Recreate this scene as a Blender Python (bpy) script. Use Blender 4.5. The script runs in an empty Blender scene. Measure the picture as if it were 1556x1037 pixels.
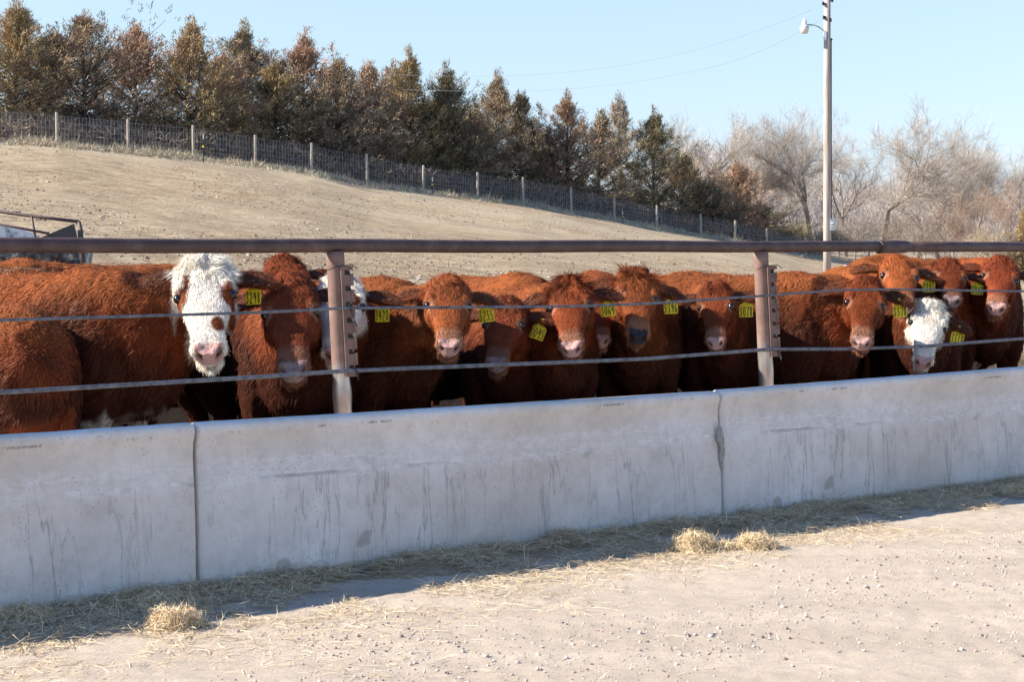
import bpy, math, random
import numpy as np
from mathutils import Vector, Matrix
rad = math.radians
S = bpy.context.scene
COL = S.collection
# ---------------------------------------------------------------- camera, sky, sun, exposure
F, CX, HY, H = 2600.0, 778.0, 378.5, 1.31          # focal in photo px, horizon row, eye height
cd = bpy.data.cameras.new('camera'); cam = bpy.data.objects.new('camera', cd); COL.objects.link(cam)
cam.location = (0, 0, H); cam.rotation_euler = (rad(90), 0, 0)
cd.sensor_width = 36; cd.lens = 36 * F / 1556; cd.shift_y = -(518.5 - HY) / 1556
cd.clip_start = .1; cd.clip_end = 3000
S.camera = cam
SUN_AZ = Vector((-.9945, -.105)); EL = rad(33)
W = bpy.data.worlds.new('World'); S.world = W; W.use_nodes = True
nt = W.node_tree; bg = nt.nodes['Background']
sky = nt.nodes.new('ShaderNodeTexSky'); sky.sky_type = 'NISHITA'; sky.sun_disc = False
sky.sun_elevation = EL; sky.sun_rotation = math.atan2(SUN_AZ.x, SUN_AZ.y)
sky.air_density = 1.0; sky.dust_density = 0.3; sky.ozone_density = 2.5; sky.altitude = 400
tcw = nt.nodes.new('ShaderNodeTexCoord'); sxw = nt.nodes.new('ShaderNodeSeparateXYZ'); nt.links.new(tcw.outputs['Generated'], sxw.inputs[0])
rw = nt.nodes.new('ShaderNodeValToRGB'); e = rw.color_ramp.elements; e[0].position = 0.0; e[0].color = (.61, .75, 1.10, 1); e[1].position = .5; e[1].color = (.62, .86, 1.12, 1)
q = e.new(.15); q.color = (1.12, 1.0, .87, 1); q = e.new(.05); q.color = (.76, .745, .88, 1)
nt.links.new(sxw.outputs[2], rw.inputs[0]); mw = nt.nodes.new('ShaderNodeMix'); mw.data_type = 'RGBA'; mw.blend_type = 'MULTIPLY'; mw.inputs[0].default_value = 1
nt.links.new(sky.outputs[0], mw.inputs[6]); nt.links.new(rw.outputs[0], mw.inputs[7]); nt.links.new(mw.outputs[2], bg.inputs[0]); bg.inputs[1].default_value = .10
sd = bpy.data.lights.new('sun', 'SUN'); sun = bpy.data.objects.new('sun', sd); COL.objects.link(sun)
sd.energy = 5.0; sd.angle = rad(.5); sd.color = (1, .93, .82)
sv = Vector((SUN_AZ.x * math.cos(EL), SUN_AZ.y * math.cos(EL), math.sin(EL)))
sun.rotation_euler = sv.to_track_quat('Z', 'Y').to_euler(); sun.location = (-8, -4, 12)
S.view_settings.view_transform = 'Standard'; S.view_settings.look = 'None'
S.view_settings.exposure = 1.1; S.view_settings.gamma = 1
S.cycles.max_bounces = 6; S.cycles.diffuse_bounces = 3

# ---------------------------------------------------------------- helpers
rng = np.random.default_rng(7)
def P(px, py, D): return np.array([(px - CX) / F * D, D, H - (py - HY) / F * D])
WD = np.array([.797, .605]); WN = np.array([-.605, .797])          # wall direction, inward normal (away from road)
W0 = np.array([-1.21, 6.55])
def line_pt(px, off):
    o = W0 + WN * off; m = (px - CX) / F
    t = (m * o[1] - o[0]) / (WD[0] - m * WD[1]); p = o + WD * t
    return p, t
def FD(px, off=.56): return line_pt(px, off)[0][1]

def _h(i, j, k):
    n = (i * 374761393 + j * 668265263 + k * 2147483647 + 1013904223) & 0xffffffff
    n = ((n ^ (n >> 13)) * 1274126177) & 0xffffffff
    return ((n ^ (n >> 16)) & 0xffff) / 32767.5 - 1
def noise(p, s=1.0, seed=0):
    p = np.asarray(p, float) * s + seed * 17.31
    i = np.floor(p).astype(np.int64); f = p - i; f = f * f * (3 - 2 * f); r = 0
    for a in (0, 1):
        for b in (0, 1):
            for c in (0, 1):
                w = (f[:, 0] if a else 1 - f[:, 0]) * (f[:, 1] if b else 1 - f[:, 1]) * (f[:, 2] if c else 1 - f[:, 2])
                r = r + w * _h(i[:, 0] + a, i[:, 1] + b, i[:, 2] + c)
    return r
def fbm(p, s=1.0, o=3, seed=0): return sum(noise(p, s * 2 ** k, seed + k) * .5 ** k for k in range(o))
def sst(a, b, x): t = np.clip((x - a) / (b - a), 0, 1); return t * t * (3 - 2 * t)
def unit(v): return v / np.maximum(np.linalg.norm(v, axis=-1, keepdims=True), 1e-9)

def mesh_np(name, V, loops, sizes, col=None, smooth=False):
    me = bpy.data.meshes.new(name); V = np.asarray(V, np.float32)
    loops = np.asarray(loops, np.int32).ravel(); sizes = np.asarray(sizes, np.int32)
    me.vertices.add(len(V)); me.vertices.foreach_set('co', V.ravel())
    me.loops.add(len(loops)); me.loops.foreach_set('vertex_index', loops)
    me.polygons.add(len(sizes)); st = np.concatenate([[0], np.cumsum(sizes)[:-1]]).astype(np.int32)
    me.polygons.foreach_set('loop_start', st)
    me.polygons.foreach_set('use_smooth', np.full(len(sizes), smooth))
    me.update(calc_edges=True); me.validate()
    if col is not None: set_col(me, col)
    return me
def set_col(me, col):
    a = me.color_attributes.new('Col', 'FLOAT_COLOR', 'POINT')
    c = np.ones((len(col), 4), np.float32); c[:, :3] = np.clip(col, 0, 1); a.data.foreach_set('color', c.ravel())
def tag(o, label=None, cat=None, group=None, kind=None):
    if label: o['label'] = label
    if cat: o['category'] = cat
    if group: o['group'] = group
    if kind: o['kind'] = kind
    return o
def link(name, me, mat, parent=None, loc=None):
    o = bpy.data.objects.new(name, me); COL.objects.link(o)
    if mat: me.materials.append(mat)
    if parent is not None: o.parent = parent
    if loc is not None: o.location = loc
    return o
def empty(name, loc):
    o = bpy.data.objects.new(name, None); COL.objects.link(o); o.location = [float(v) for v in loc]; o.empty_display_size = .2
    return o
class MB:
    """collects plain pieces into one mesh"""
    def __init__(s): s.V = []; s.Fc = []
    def add(s, v, f):
        n = len(s.V); s.V += [tuple(map(float, p)) for p in v]; s.Fc += [tuple(int(i) + n for i in q) for q in f]
    def box(s, c, d, rot=None, bev=0):
        c = np.array(c, float); R = np.eye(3) if rot is None else np.array(rot)
        v = [c + R @ (np.array([x, y, z]) * np.array(d) / 2) for x in (-1, 1) for y in (-1, 1) for z in (-1, 1)]
        s.add(v, [(0, 1, 3, 2), (4, 6, 7, 5), (0, 4, 5, 1), (2, 3, 7, 6), (0, 2, 6, 4), (1, 5, 7, 3)])
    def tube(s, pts, r, n=8, cap=True):
        pts = np.array(pts, float); m = len(pts); r = np.full(m, r) if np.isscalar(r) else np.array(r)
        t = np.gradient(pts, axis=0); t = unit(t); v = []
        a = np.array([0, 0, 1.]) if abs(t[0][2]) < .9 else np.array([1., 0, 0])
        for k in range(m):
            u = np.cross(t[k], a); u /= np.linalg.norm(u) + 1e-9; w = np.cross(u, t[k]); a = w
            for j in range(n):
                g = 2 * math.pi * j / n; v.append(pts[k] + r[k] * (math.cos(g) * u + math.sin(g) * w))
        f = [(k * n + j, k * n + (j + 1) % n, (k + 1) * n + (j + 1) % n, (k + 1) * n + j) for k in range(m - 1) for j in range(n)]
        if cap: f += [tuple(range(n))[::-1], tuple((m - 1) * n + j for j in range(n))]
        s.add(v, f)
    def lathe(s, c, prof, n=20):
        c = np.array(c, float); m = len(prof); v = []
        for r, z in prof:
            for j in range(n):
                g = 2 * math.pi * j / n; v.append(c + [r * math.cos(g), r * math.sin(g), z])
        f = [(k * n + j, k * n + (j + 1) % n, (k + 1) * n + (j + 1) % n, (k + 1) * n + j) for k in range(m - 1) for j in range(n)]
        f += [tuple(range(n))[::-1], tuple((m - 1) * n + j for j in range(n))]
        s.add(v, f)
    def build(s, name, mat, parent=None, loc=None, smooth=False):
        me = bpy.data.meshes.new(name); me.from_pydata(s.V, [], s.Fc); me.update()
        if smooth: me.polygons.foreach_set('use_smooth', [len(p.vertices) < 5 for p in me.polygons])
        return link(name, me, mat, parent, loc)

# ---------------------------------------------------------------- materials
def mat(name, rough=.8, base=(.5, .5, .5), metal=0, spec=.3):
    m = bpy.data.materials.new(name); m.use_nodes = True; n = m.node_tree; b = n.nodes['Principled BSDF']
    b.inputs['Base Color'].default_value = (*base, 1); b.inputs['Roughness'].default_value = rough
    b.inputs['Metallic'].default_value = metal; b.inputs['Specular IOR Level'].default_value = spec
    return m, n, b
def N(n, t, **kw):
    x = n.nodes.new(t)
    for k, v in kw.items():
        if hasattr(x, k): setattr(x, k, v)
        else: x.inputs[k.replace('_', ' ')].default_value = v
    return x
def ramp(n, src, stops):
    r = n.nodes.new('ShaderNodeValToRGB'); e = r.color_ramp.elements
    while len(e) < len(stops): e.new(.5)
    for q, (p, c) in zip(e, stops):
        q.position = p; q.color = (*c, 1) if len(c) == 3 else c
    n.links.new(src, r.inputs[0]); return r.outputs[0]
def mixc(n, fac, a, b, bt='MIX'):
    m = n.nodes.new('ShaderNodeMix'); m.data_type = 'RGBA'; m.blend_type = bt
    for i, v in ((0, fac), (6, a), (7, b)):
        if hasattr(v, 'links'): n.links.new(v, m.inputs[i])
        else: m.inputs[i].default_value = v if i == 0 else (*v, 1)
    return m.outputs[2]
def noi(n, scale, detail=4, vec=None, mapping=None, rough=.5):
    t = N(n, 'ShaderNodeTexNoise'); t.inputs['Scale'].default_value = scale; t.inputs['Detail'].default_value = detail; t.inputs['Roughness'].default_value = rough
    tc = n.nodes.new('ShaderNodeTexCoord'); v = tc.outputs['Object']
    if mapping:
        mp = n.nodes.new('ShaderNodeMapping'); mp.inputs['Scale'].default_value = mapping; n.links.new(v, mp.inputs[0]); v = mp.outputs[0]
    n.links.new(v, t.inputs['Vector']); return t.outputs['Fac']
def bump(n, b, h, strength=.3, dist=.01):
    x = n.nodes.new('ShaderNodeBump'); x.inputs['Strength'].default_value = strength; x.inputs['Distance'].default_value = dist
    n.links.new(h, x.inputs['Height']); n.links.new(x.outputs[0], b.inputs['Normal'])
def vcol(n): a = n.nodes.new('ShaderNodeAttribute'); a.attribute_name = 'Col'; return a.outputs['Color']
M = {}
def M_attr(name, rough=.85, spec=.2, bumps=None, sheen=0):
    m, n, b = mat(name, rough, spec=spec); n.links.new(vcol(n), b.inputs['Base Color'])
    if bumps: bump(n, b, noi(n, bumps[0], 4, mapping=bumps[3] if len(bumps) > 3 else None), bumps[1], bumps[2])
    if sheen: b.inputs['Sheen Weight'].default_value = sheen
    M[name] = m; return m, n, b
M_attr('coat', .9, .05, (120, .7, .012), .0)
M_attr('coat_hair', .62, .3)[2].inputs['Specular Tint'].default_value = (1, .5, .25, 1)
M_attr('straw', .7, .3); M_attr('stone', .85, .3); M_attr('foliage', .8, .15); M_attr('bark', .9, .1); M_attr('dry_grass', .85, .1)
# eye, tag
m, n, b = mat('eye', .12, (.012, .007, .005), spec=.7); M['eye'] = m
m, n, b = mat('tag_yellow', .5, (.97, .76, .02), spec=.35); n.links.new(ramp(n, noi(n, 60, 4), [(.35, (.74, .54, .03)), (.6, (.97, .76, .02))]), b.inputs['Base Color']); M['tag'] = m
m, n, b = mat('marker_black', .6, (.015, .014, .012)); M['ink'] = m
# rust
m, n, b = mat('rusty_pipe', .55, spec=.4)
c = ramp(n, noi(n, 9, 8, rough=.65), [(.3, (.055, .030, .025)), (.5, (.085, .047, .04)), (.62, (.115, .07, .06)), (.75, (.16, .095, .075))])
c = mixc(n, ramp(n, noi(n, 140, 3), [(.62, (0, 0, 0)), (.75, (.6, .6, .6))]), c, (.22, .16, .14)); n.links.new(c, b.inputs['Base Color'])
bump(n, b, noi(n, 160, 4), .35, .003); M['rust'] = m
m, n, b = mat('rusty_bracket', .65, spec=.3)
c = ramp(n, noi(n, 14, 8, rough=.65), [(.3, (.14, .08, .065)), (.55, (.22, .135, .11)), (.75, (.27, .18, .155))]); n.links.new(c, b.inputs['Base Color']); bump(n, b, noi(n, 120, 4), .3, .002); M['bracket'] = m
# post: rusty above, rubbed bright below
m, n, b = mat('worn_post', .5, spec=.5)
tc = n.nodes.new('ShaderNodeTexCoord'); sx = n.nodes.new('ShaderNodeSeparateXYZ'); n.links.new(tc.outputs['Object'], sx.inputs[0])
ad = n.nodes.new('ShaderNodeMath'); ad.operation = 'MULTIPLY_ADD'; n.links.new(noi(n, 10, 5), ad.inputs[0]); ad.inputs[1].default_value = .18; n.links.new(sx.outputs[2], ad.inputs[2])
c1 = ramp(n, noi(n, 12, 7, rough=.6), [(.3, (.15, .08, .06)), (.6, (.23, .135, .105)), (.75, (.28, .19, .155))])
fac = ramp(n, ad.outputs[0], [(.84, (1, 1, 1)), (.92, (0, 0, 0))])
c2 = ramp(n, noi(n, 20, 5, mapping=(1, 1, .25)), [(.35, (.30, .24, .21)), (.6, (.5, .45, .42))])
n.links.new(mixc(n, fac, c1, c2), b.inputs['Base Color'])
mm = n.nodes.new('ShaderNodeMath'); mm.operation = 'MULTIPLY'; mm.inputs[1].default_value = .75; n.links.new(fac, mm.inputs[0]); n.links.new(mm.outputs[0], b.inputs['Metallic'])
rr = n.nodes.new('ShaderNodeMath'); rr.operation = 'MULTIPLY_ADD'; rr.inputs[1].default_value = -.3; rr.inputs[2].default_value = .68; n.links.new(fac, rr.inputs[0]); n.links.new(rr.outputs[0], b.inputs['Roughness'])
bump(n, b, noi(n, 120, 4), .2, .002); M['post'] = m
m, n, b = mat('steel_cable', .5, (.16, .165, .18), metal=.6, spec=.5); n.links.new(ramp(n, noi(n, 30, 5), [(.3, (.10, .10, .115)), (.7, (.24, .245, .27))]), b.inputs['Base Color']); M['cable'] = m
m, n, b = mat('galvanised', .45, (.5, .52, .55), metal=.7); n.links.new(ramp(n, noi(n, 6, 6), [(.35, (.38, .4, .43)), (.65, (.62, .64, .66))]), b.inputs['Base Color']); M['galv'] = m
m, n, b = mat('painted_grey', .5, (.5, .56, .58)); M['greybox'] = m
m, n, b = mat('lamp_white', .35, (.75, .75, .75)); M['white'] = m
m, n, b = mat('lamp_glass', .15, (.72, .66, .6), spec=.6); M['glass'] = m
m, n, b = mat('dark_metal', .5, (.05, .05, .055), metal=.5); M['dark'] = m
m, n, b = mat('weathered_wood', .85)
n.links.new(ramp(n, noi(n, 3, 8, mapping=(6, 6, .35)), [(.3, (.26, .2, .16)), (.5, (.42, .35, .30)), (.7, (.52, .45, .4))]), b.inputs['Base Color']); bump(n, b, noi(n, 8, 6, mapping=(8, 8, .3)), .5, .01); M['wood'] = m
m, n, b = mat('post_wood', .9)
n.links.new(ramp(n, noi(n, 5, 8, mapping=(6, 6, .6)), [(.3, (.27, .22, .17)), (.7, (.52, .47, .40))]), b.inputs['Base Color']); M['fpost'] = m
m, n, b = mat('fence_wire', .5, (.38, .40, .43), metal=.4); M['wire'] = m
m, n, b = mat('power_cable', .6, (.20, .22, .26)); M['pwire'] = m
m, n, b = mat('tin_sheet', .4, metal=.5)
n.links.new(ramp(n, noi(n, 5, 7, rough=.6), [(.38, (.045, .05, .07)), (.5, (.12, .15, .22)), (.6, (.45, .5, .6))]), b.inputs['Base Color']); M['tin'] = m
m, n, b = mat('pale_tin', .5); n.links.new(ramp(n, noi(n, 7, 7, rough=.6), [(.35, (.10, .11, .14)), (.5, (.42, .44, .48)), (.7, (.6, .62, .65))]), b.inputs['Base Color']); M['paletin'] = m

# concrete, object space z up, x along the wall
m, n, b = mat('concrete', .95, spec=.12)
base = ramp(n, noi(n, 3.2, 8, rough=.6), [(.28, (.66, .60, .54)), (.5, (.78, .71, .645)), (.72, (.86, .79, .725))])
# patchy warm dust
base = mixc(n, ramp(n, noi(n, 1.1, 5), [(.48, (0, 0, 0)), (.62, (.45, .45, .45))]), base, (.62, .52, .42))
# pale band of rubbed aggregate, with a z window (two edges)
tc = n.nodes.new('ShaderNodeTexCoord'); sx = n.nodes.new('ShaderNodeSeparateXYZ'); n.links.new(tc.outputs['Object'], sx.inputs[0])
wob = n.nodes.new('ShaderNodeMath'); wob.operation = 'MULTIPLY_ADD'; n.links.new(noi(n, 1.0, 4, mapping=(1, 1, .3)), wob.inputs[0]); wob.inputs[1].default_value = .06; n.links.new(sx.outputs[2], wob.inputs[2])
band = ramp(n, wob.outputs[0], [(.40, (0, 0, 0)), (.44, (.75, .75, .75)), (.465, (.3, .3, .3)), (.50, (.6, .6, .6)), (.54, (0, 0, 0))])
gr = ramp(n, noi(n, 45, 5, mapping=(.5, 1, 1.6), rough=.75), [(.42, (0, 0, 0)), (.62, (1, 1, 1))])
bandm = mixc(n, 1.0, band, gr, 'MULTIPLY'); base = mixc(n, bandm, base, (.92, .89, .87))
bd = ramp(n, wob.outputs[0], [(.425, (0, 0, 0)), (.44, (1, 1, 1)), (.447, (0, 0, 0))])
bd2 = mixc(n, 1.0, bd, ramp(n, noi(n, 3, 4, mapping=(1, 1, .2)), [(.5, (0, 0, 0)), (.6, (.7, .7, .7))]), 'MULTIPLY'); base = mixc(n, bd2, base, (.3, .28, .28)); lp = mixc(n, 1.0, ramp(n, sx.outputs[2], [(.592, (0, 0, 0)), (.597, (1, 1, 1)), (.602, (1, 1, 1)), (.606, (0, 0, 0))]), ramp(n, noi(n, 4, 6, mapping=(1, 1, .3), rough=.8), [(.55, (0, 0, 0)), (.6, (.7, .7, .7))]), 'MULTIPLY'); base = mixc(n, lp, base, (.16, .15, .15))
# run-down streaks: thin ridges of a noise stretched vertically, kept to the lower face in clusters
def streak(sc, zst, w, det=5):
    t = noi(n, sc, det, mapping=(1, 1, zst), rough=.55); s_ = n.nodes.new('ShaderNodeMath'); s_.operation = 'SUBTRACT'; n.links.new(t, s_.inputs[0]); s_.inputs[1].default_value = .5
    a = n.nodes.new('ShaderNodeMath'); a.operation = 'ABSOLUTE'; n.links.new(s_.outputs[0], a.inputs[0])
    return ramp(n, a.outputs[0], [(0, (1, 1, 1)), (w, (0, 0, 0))])
zm = ramp(n, sx.outputs[2], [(.02, (.8, .8, .8)), (.34, (1, 1, 1)), (.43, (.12, .12, .12)), (.6, (.05, .05, .05))])
cl = ramp(n, noi(n, 1.7, 3, mapping=(1, 1, .3)), [(.44, (0, 0, 0)), (.56, (1, 1, 1))])
s1 = mixc(n, 1.0, mixc(n, 1.0, streak(7, .09, .011), zm, 'MULTIPLY'), cl, 'MULTIPLY')
base = mixc(n, 1.0, base, ramp(n, noi(n, 16, 7, rough=.75), [(.3, (.86, .85, .84)), (.55, (1, 1, 1))]), 'MULTIPLY'); base = mixc(n, s1, base, (.42, .37, .34)); s3 = mixc(n, 1.0, mixc(n, 1.0, streak(13, .07, .012, 6), zm, 'MULTIPLY'), ramp(n, noi(n, 2.3, 3, mapping=(1, 1, .3)), [(.46, (0, 0, 0)), (.56, (.8, .8, .8))]), 'MULTIPLY'); base = mixc(n, s3, base, (.42, .37, .35))
s2 = mixc(n, 1.0, mixc(n, 1.0, ramp(n, noi(n, 14, 4, mapping=(1, 1, .06)), [(.55, (0, 0, 0)), (.72, (.55, .55, .55))]), zm, 'MULTIPLY'), cl, 'MULTIPLY'); base = mixc(n, s2, base, (.58, .52, .47))
# pores and stains
vo = n.nodes.new('ShaderNodeTexVoronoi'); vo.inputs['Scale'].default_value = 48; tc2 = n.nodes.new('ShaderNodeTexCoord'); n.links.new(tc2.outputs['Object'], vo.inputs['Vector'])
pore = mixc(n, 1.0, ramp(n, vo.outputs['Distance'], [(.12, (1, 1, 1)), (.20, (0, 0, 0))]), ramp(n, noi(n, 6, 4), [(.47, (0, 0, 0)), (.58, (.9, .9, .9))]), 'MULTIPLY')
base = mixc(n, mixc(n, 1.0, pore, (.55, .55, .55), 'MULTIPLY'), base, (.30, .27, .25))
base = mixc(n, ramp(n, noi(n, 4.3, 2), [(.70, (0, 0, 0)), (.74, (.5, .5, .5))]), base, (.30, .24, .20))
n.links.new(base, b.inputs['Base Color'])
hb = n.nodes.new('ShaderNodeMath'); hb.operation = 'SUBTRACT'; n.links.new(noi(n, 60, 6, rough=.7), hb.inputs[0]); n.links.new(pore, hb.inputs[1])
bump(n, b, hb.outputs[0], .35, .004); M['concrete'] = m
# gravel road
m, n, b = mat('gravel', .9, spec=.2)
c = ramp(n, noi(n, 90, 6, rough=.75), [(.3, (.34, .27, .20)), (.48, (.49, .40, .31)), (.68, (.61, .52, .41))])
c = mixc(n, ramp(n, noi(n, .8, 5), [(.4, (0, 0, 0)), (.65, (.5, .5, .5))]), c, (.48, .39, .30))
vo = n.nodes.new('ShaderNodeTexVoronoi'); vo.inputs['Scale'].default_value = 110; tc2 = n.nodes.new('ShaderNodeTexCoord'); n.links.new(tc2.outputs['Object'], vo.inputs['Vector'])
c = mixc(n, ramp(n, vo.outputs['Color'], [(.86, (0, 0, 0)), (.95, (.7, .7, .7))]), c, (.33, .26, .23))
mp = n.nodes.new('ShaderNodeMapping'); mp.inputs['Rotation'].default_value = (0, 0, -math.atan2(.605, .797)); mp.inputs['Scale'].default_value = (.18, 2.2, 1); n.links.new(tc2.outputs['Object'], mp.inputs[0])
tk = N(n, 'ShaderNodeTexNoise'); tk.inputs['Scale'].default_value = 1.6; tk.inputs['Detail'].default_value = 7; tk.inputs['Roughness'].default_value = .6; n.links.new(mp.outputs[0], tk.inputs['Vector'])
c = mixc(n, ramp(n, tk.outputs['Fac'], [(.42, (.55, .55, .55)), (.56, (0, 0, 0))]), c, (.40, .325, .25))
n.links.new(c, b.inputs['Base Color']); bump(n, b, noi(n, 130, 6, rough=.75), .6, .008); M['gravel'] = m
# pen and field dirt
m, n, b = mat('field_dirt', 1.0, spec=0)
c = ramp(n, noi(n, 1.6, 9, rough=.68), [(.28, (.20, .14, .085)), (.45, (.38, .285, .18)), (.58, (.46, .36, .24)), (.75, (.55, .45, .31))])
c = mixc(n, ramp(n, noi(n, .09, 5), [(.42, (0, 0, 0)), (.6, (.75, .75, .75))]), c, (.48, .39, .27))
c = mixc(n, ramp(n, noi(n, 2.8, 6, rough=.7), [(.60, (0, 0, 0)), (.70, (.75, .75, .75))]), c, (.19, .145, .105)); c = mixc(n, ramp(n, noi(n, .22, 6, rough=.7), [(.5, (0, 0, 0)), (.62, (.6, .6, .6))]), c, (.31, .235, .165))
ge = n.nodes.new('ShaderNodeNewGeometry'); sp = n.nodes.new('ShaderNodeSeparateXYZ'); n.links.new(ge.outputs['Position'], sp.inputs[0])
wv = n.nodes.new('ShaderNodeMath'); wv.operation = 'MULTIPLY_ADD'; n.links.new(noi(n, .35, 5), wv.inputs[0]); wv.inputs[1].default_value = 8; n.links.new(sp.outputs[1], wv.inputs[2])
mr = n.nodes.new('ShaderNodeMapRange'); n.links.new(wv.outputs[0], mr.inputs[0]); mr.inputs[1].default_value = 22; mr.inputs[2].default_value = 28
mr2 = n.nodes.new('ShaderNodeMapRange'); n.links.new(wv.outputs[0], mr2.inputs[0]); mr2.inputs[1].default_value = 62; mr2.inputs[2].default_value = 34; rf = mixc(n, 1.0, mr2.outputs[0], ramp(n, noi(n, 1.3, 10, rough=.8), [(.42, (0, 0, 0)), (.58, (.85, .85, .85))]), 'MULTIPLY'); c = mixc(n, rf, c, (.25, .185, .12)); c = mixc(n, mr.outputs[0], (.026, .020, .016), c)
n.links.new(c, b.inputs['Base Color']); bump(n, b, noi(n, 5, 9, rough=.7), .8, .12); M['dirt'] = m
# hay mat
m, n, b = mat('hay_mat', .9, spec=.1)
c = ramp(n, noi(n, 40, 7, mapping=(1, 2.2, 1), rough=.7), [(.3, (.17, .12, .07)), (.5, (.40, .29, .18)), (.7, (.62, .48, .31))]); n.links.new(c, b.inputs['Base Color']); bump(n, b, noi(n, 70, 6, mapping=(1, 2, 1)), .9, .02); M['haymat'] = m
m, n, b = mat('dark_void', .95, (.03, .025, .02)); M['soil'] = m

# ---------------------------------------------------------------- terrain
FP = [(-900, 190), (-300, 207), (0, 217), (87, 220), (195, 233), (294, 243), (388, 253), (473, 265), (558, 283), (643, 293), (726, 304), (795, 311), (868, 323), (933, 335), (998, 348), (1065, 360), (1117, 368), (1165, 377), (1224, 390), (1290, 400), (1556, 410), (2600, 416)]
def DF(px): return 64 * 3195 / (3282 - np.minimum(px, 1900))
def ZF(px): return H - (np.interp(px, [a for a, _ in FP], [c for _, c in FP]) - HY) / F * DF(px)
def ground_z(X, Y):
    X = np.atleast_1d(np.asarray(X, float)); Y = np.atleast_1d(np.asarray(Y, float))
    px = np.clip(CX + F * X / np.maximum(Y, 1), -900, 2600); D = DF(px); zf = ZF(px)
    t = np.clip((Y - 13) / (D - 13), 0, 1)
    z = zf * t ** 1.15 + np.clip(Y - D, 0, 22) * .075 * np.clip(zf / 4, 0, 1.2)
    p = np.stack([X, Y, X * 0], 1)
    z = z + fbm(p, .35, 3) * .05 * sst(12, 20, Y)
    return z - .02 * (Y < 13)
cols = np.linspace(-3500, 5000, 500); rows = np.concatenate([np.linspace(-30, 11, 12), 11 * (1.0122 ** np.arange(1, 420))])
cols = np.sort(np.concatenate([np.linspace(-6000, -920, 30), np.linspace(-900, 2600, 520), np.linspace(2650, 8000, 30)]))
V = []
for Y in rows:
    Ye = max(Y, 11)
    X = (cols - CX) / F * Ye; z = ground_z(X, np.full_like(X, Ye)) if Y > 11 else np.full_like(X, -.03)
    V.append(np.stack([X, np.full_like(X, Y), z], 1))
V = np.concatenate(V); nc = len(cols); nr = len(rows)
i = (np.arange(nr - 1)[:, None] * nc + np.arange(nc - 1)[None]).ravel()
me = mesh_np('ground', V, np.stack([i, i + 1, i + nc + 1, i + nc], 1), np.full(len(i), 4), smooth=True)
tag(link('ground', me, M['dirt']), kind='structure')

# gravel road: finely displaced sheet, local frame x along wall, y towards the road
WR = np.array([[WD[0], -WN[0]], [WD[1], -WN[1]]])
def to_world(a, bb): q = W0[:, None] + WR @ np.stack([a, bb]); return q[0], q[1]
def road_z(X, Y, bb):
    p = np.stack([X, Y, X * 0], 1)
    z = fbm(p, 1.2, 3) * .006 + fbm(p, 14, 2, 5) * .0035 + noise(p, 55, 9) * .0022
    z += -.004 * np.abs(noise(p @ np.array([[.8, .5, 0], [-.5, .8, 0], [0, 0, 1]]) * np.array([1.2, 9, 1]), 1.0, 11)) * sst(1.2, 2.2, bb)
    return z + .004
def strip(a0, a1, na, b0, b1, nb):
    A, B = np.meshgrid(np.linspace(a0, a1, na), np.linspace(b0, b1, nb)); a = A.ravel(); bb = B.ravel()
    X, Y = to_world(a, bb); z = road_z(X, Y, bb)
    i = (np.arange(nb - 1)[:, None] * na + np.arange(na - 1)[None]).ravel()
    return np.stack([X, Y, z], 1), np.stack([i, i + 1, i + na + 1, i + na], 1)
v1, f1 = strip(-6, 11, 900, -.1, 4.2, 260); v2, f2 = strip(-30, 60, 120, 4.2, 14, 20); v2[:, 2] -= .003
v3, f3 = strip(11, 60, 60, -.1, 4.2, 8); v4, f4 = strip(-30, -6, 40, -.1, 4.2, 8)
V = np.concatenate([v1, v2, v3, v4]); Fc = np.concatenate([f1, f2 + len(v1), f3 + len(v1) + len(v2), f4 + len(v1) + len(v2) + len(v3)])
tag(link('gravel_road', mesh_np('gravel_road', V, Fc, np.full(len(Fc), 4), smooth=True), M['gravel']), kind='structure')

# ---------------------------------------------------------------- blades and ribbons (numpy)
def blades(root, d, bend, L, Wd, side, col, tipcol=None):
    """tapered bent blades: 5 verts, one quad + one tri"""
    n_ = len(root); L = np.broadcast_to(L, n_)[:, None]; Wd = np.broadcast_to(Wd, n_)[:, None]
    mid = root + d * L * .5 + bend * L * .12; tip = root + d * L * .92 + bend * L * .5
    V = np.stack([root - side * Wd * .5, root + side * Wd * .5, mid + side * Wd * .42, mid - side * Wd * .42, tip], 1).reshape(-1, 3)
    b_ = np.arange(n_)[:, None] * 5
    loops = np.concatenate([b_ + [0, 1, 2, 3], b_ + [3, 2, 4]], 1).ravel(); sizes = np.tile([4, 3], n_)
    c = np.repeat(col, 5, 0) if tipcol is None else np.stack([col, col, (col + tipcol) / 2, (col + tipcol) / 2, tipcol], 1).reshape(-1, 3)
    return V, loops, sizes, c
def rv(n_): return unit(rng.normal(size=(n_, 3)))

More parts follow.
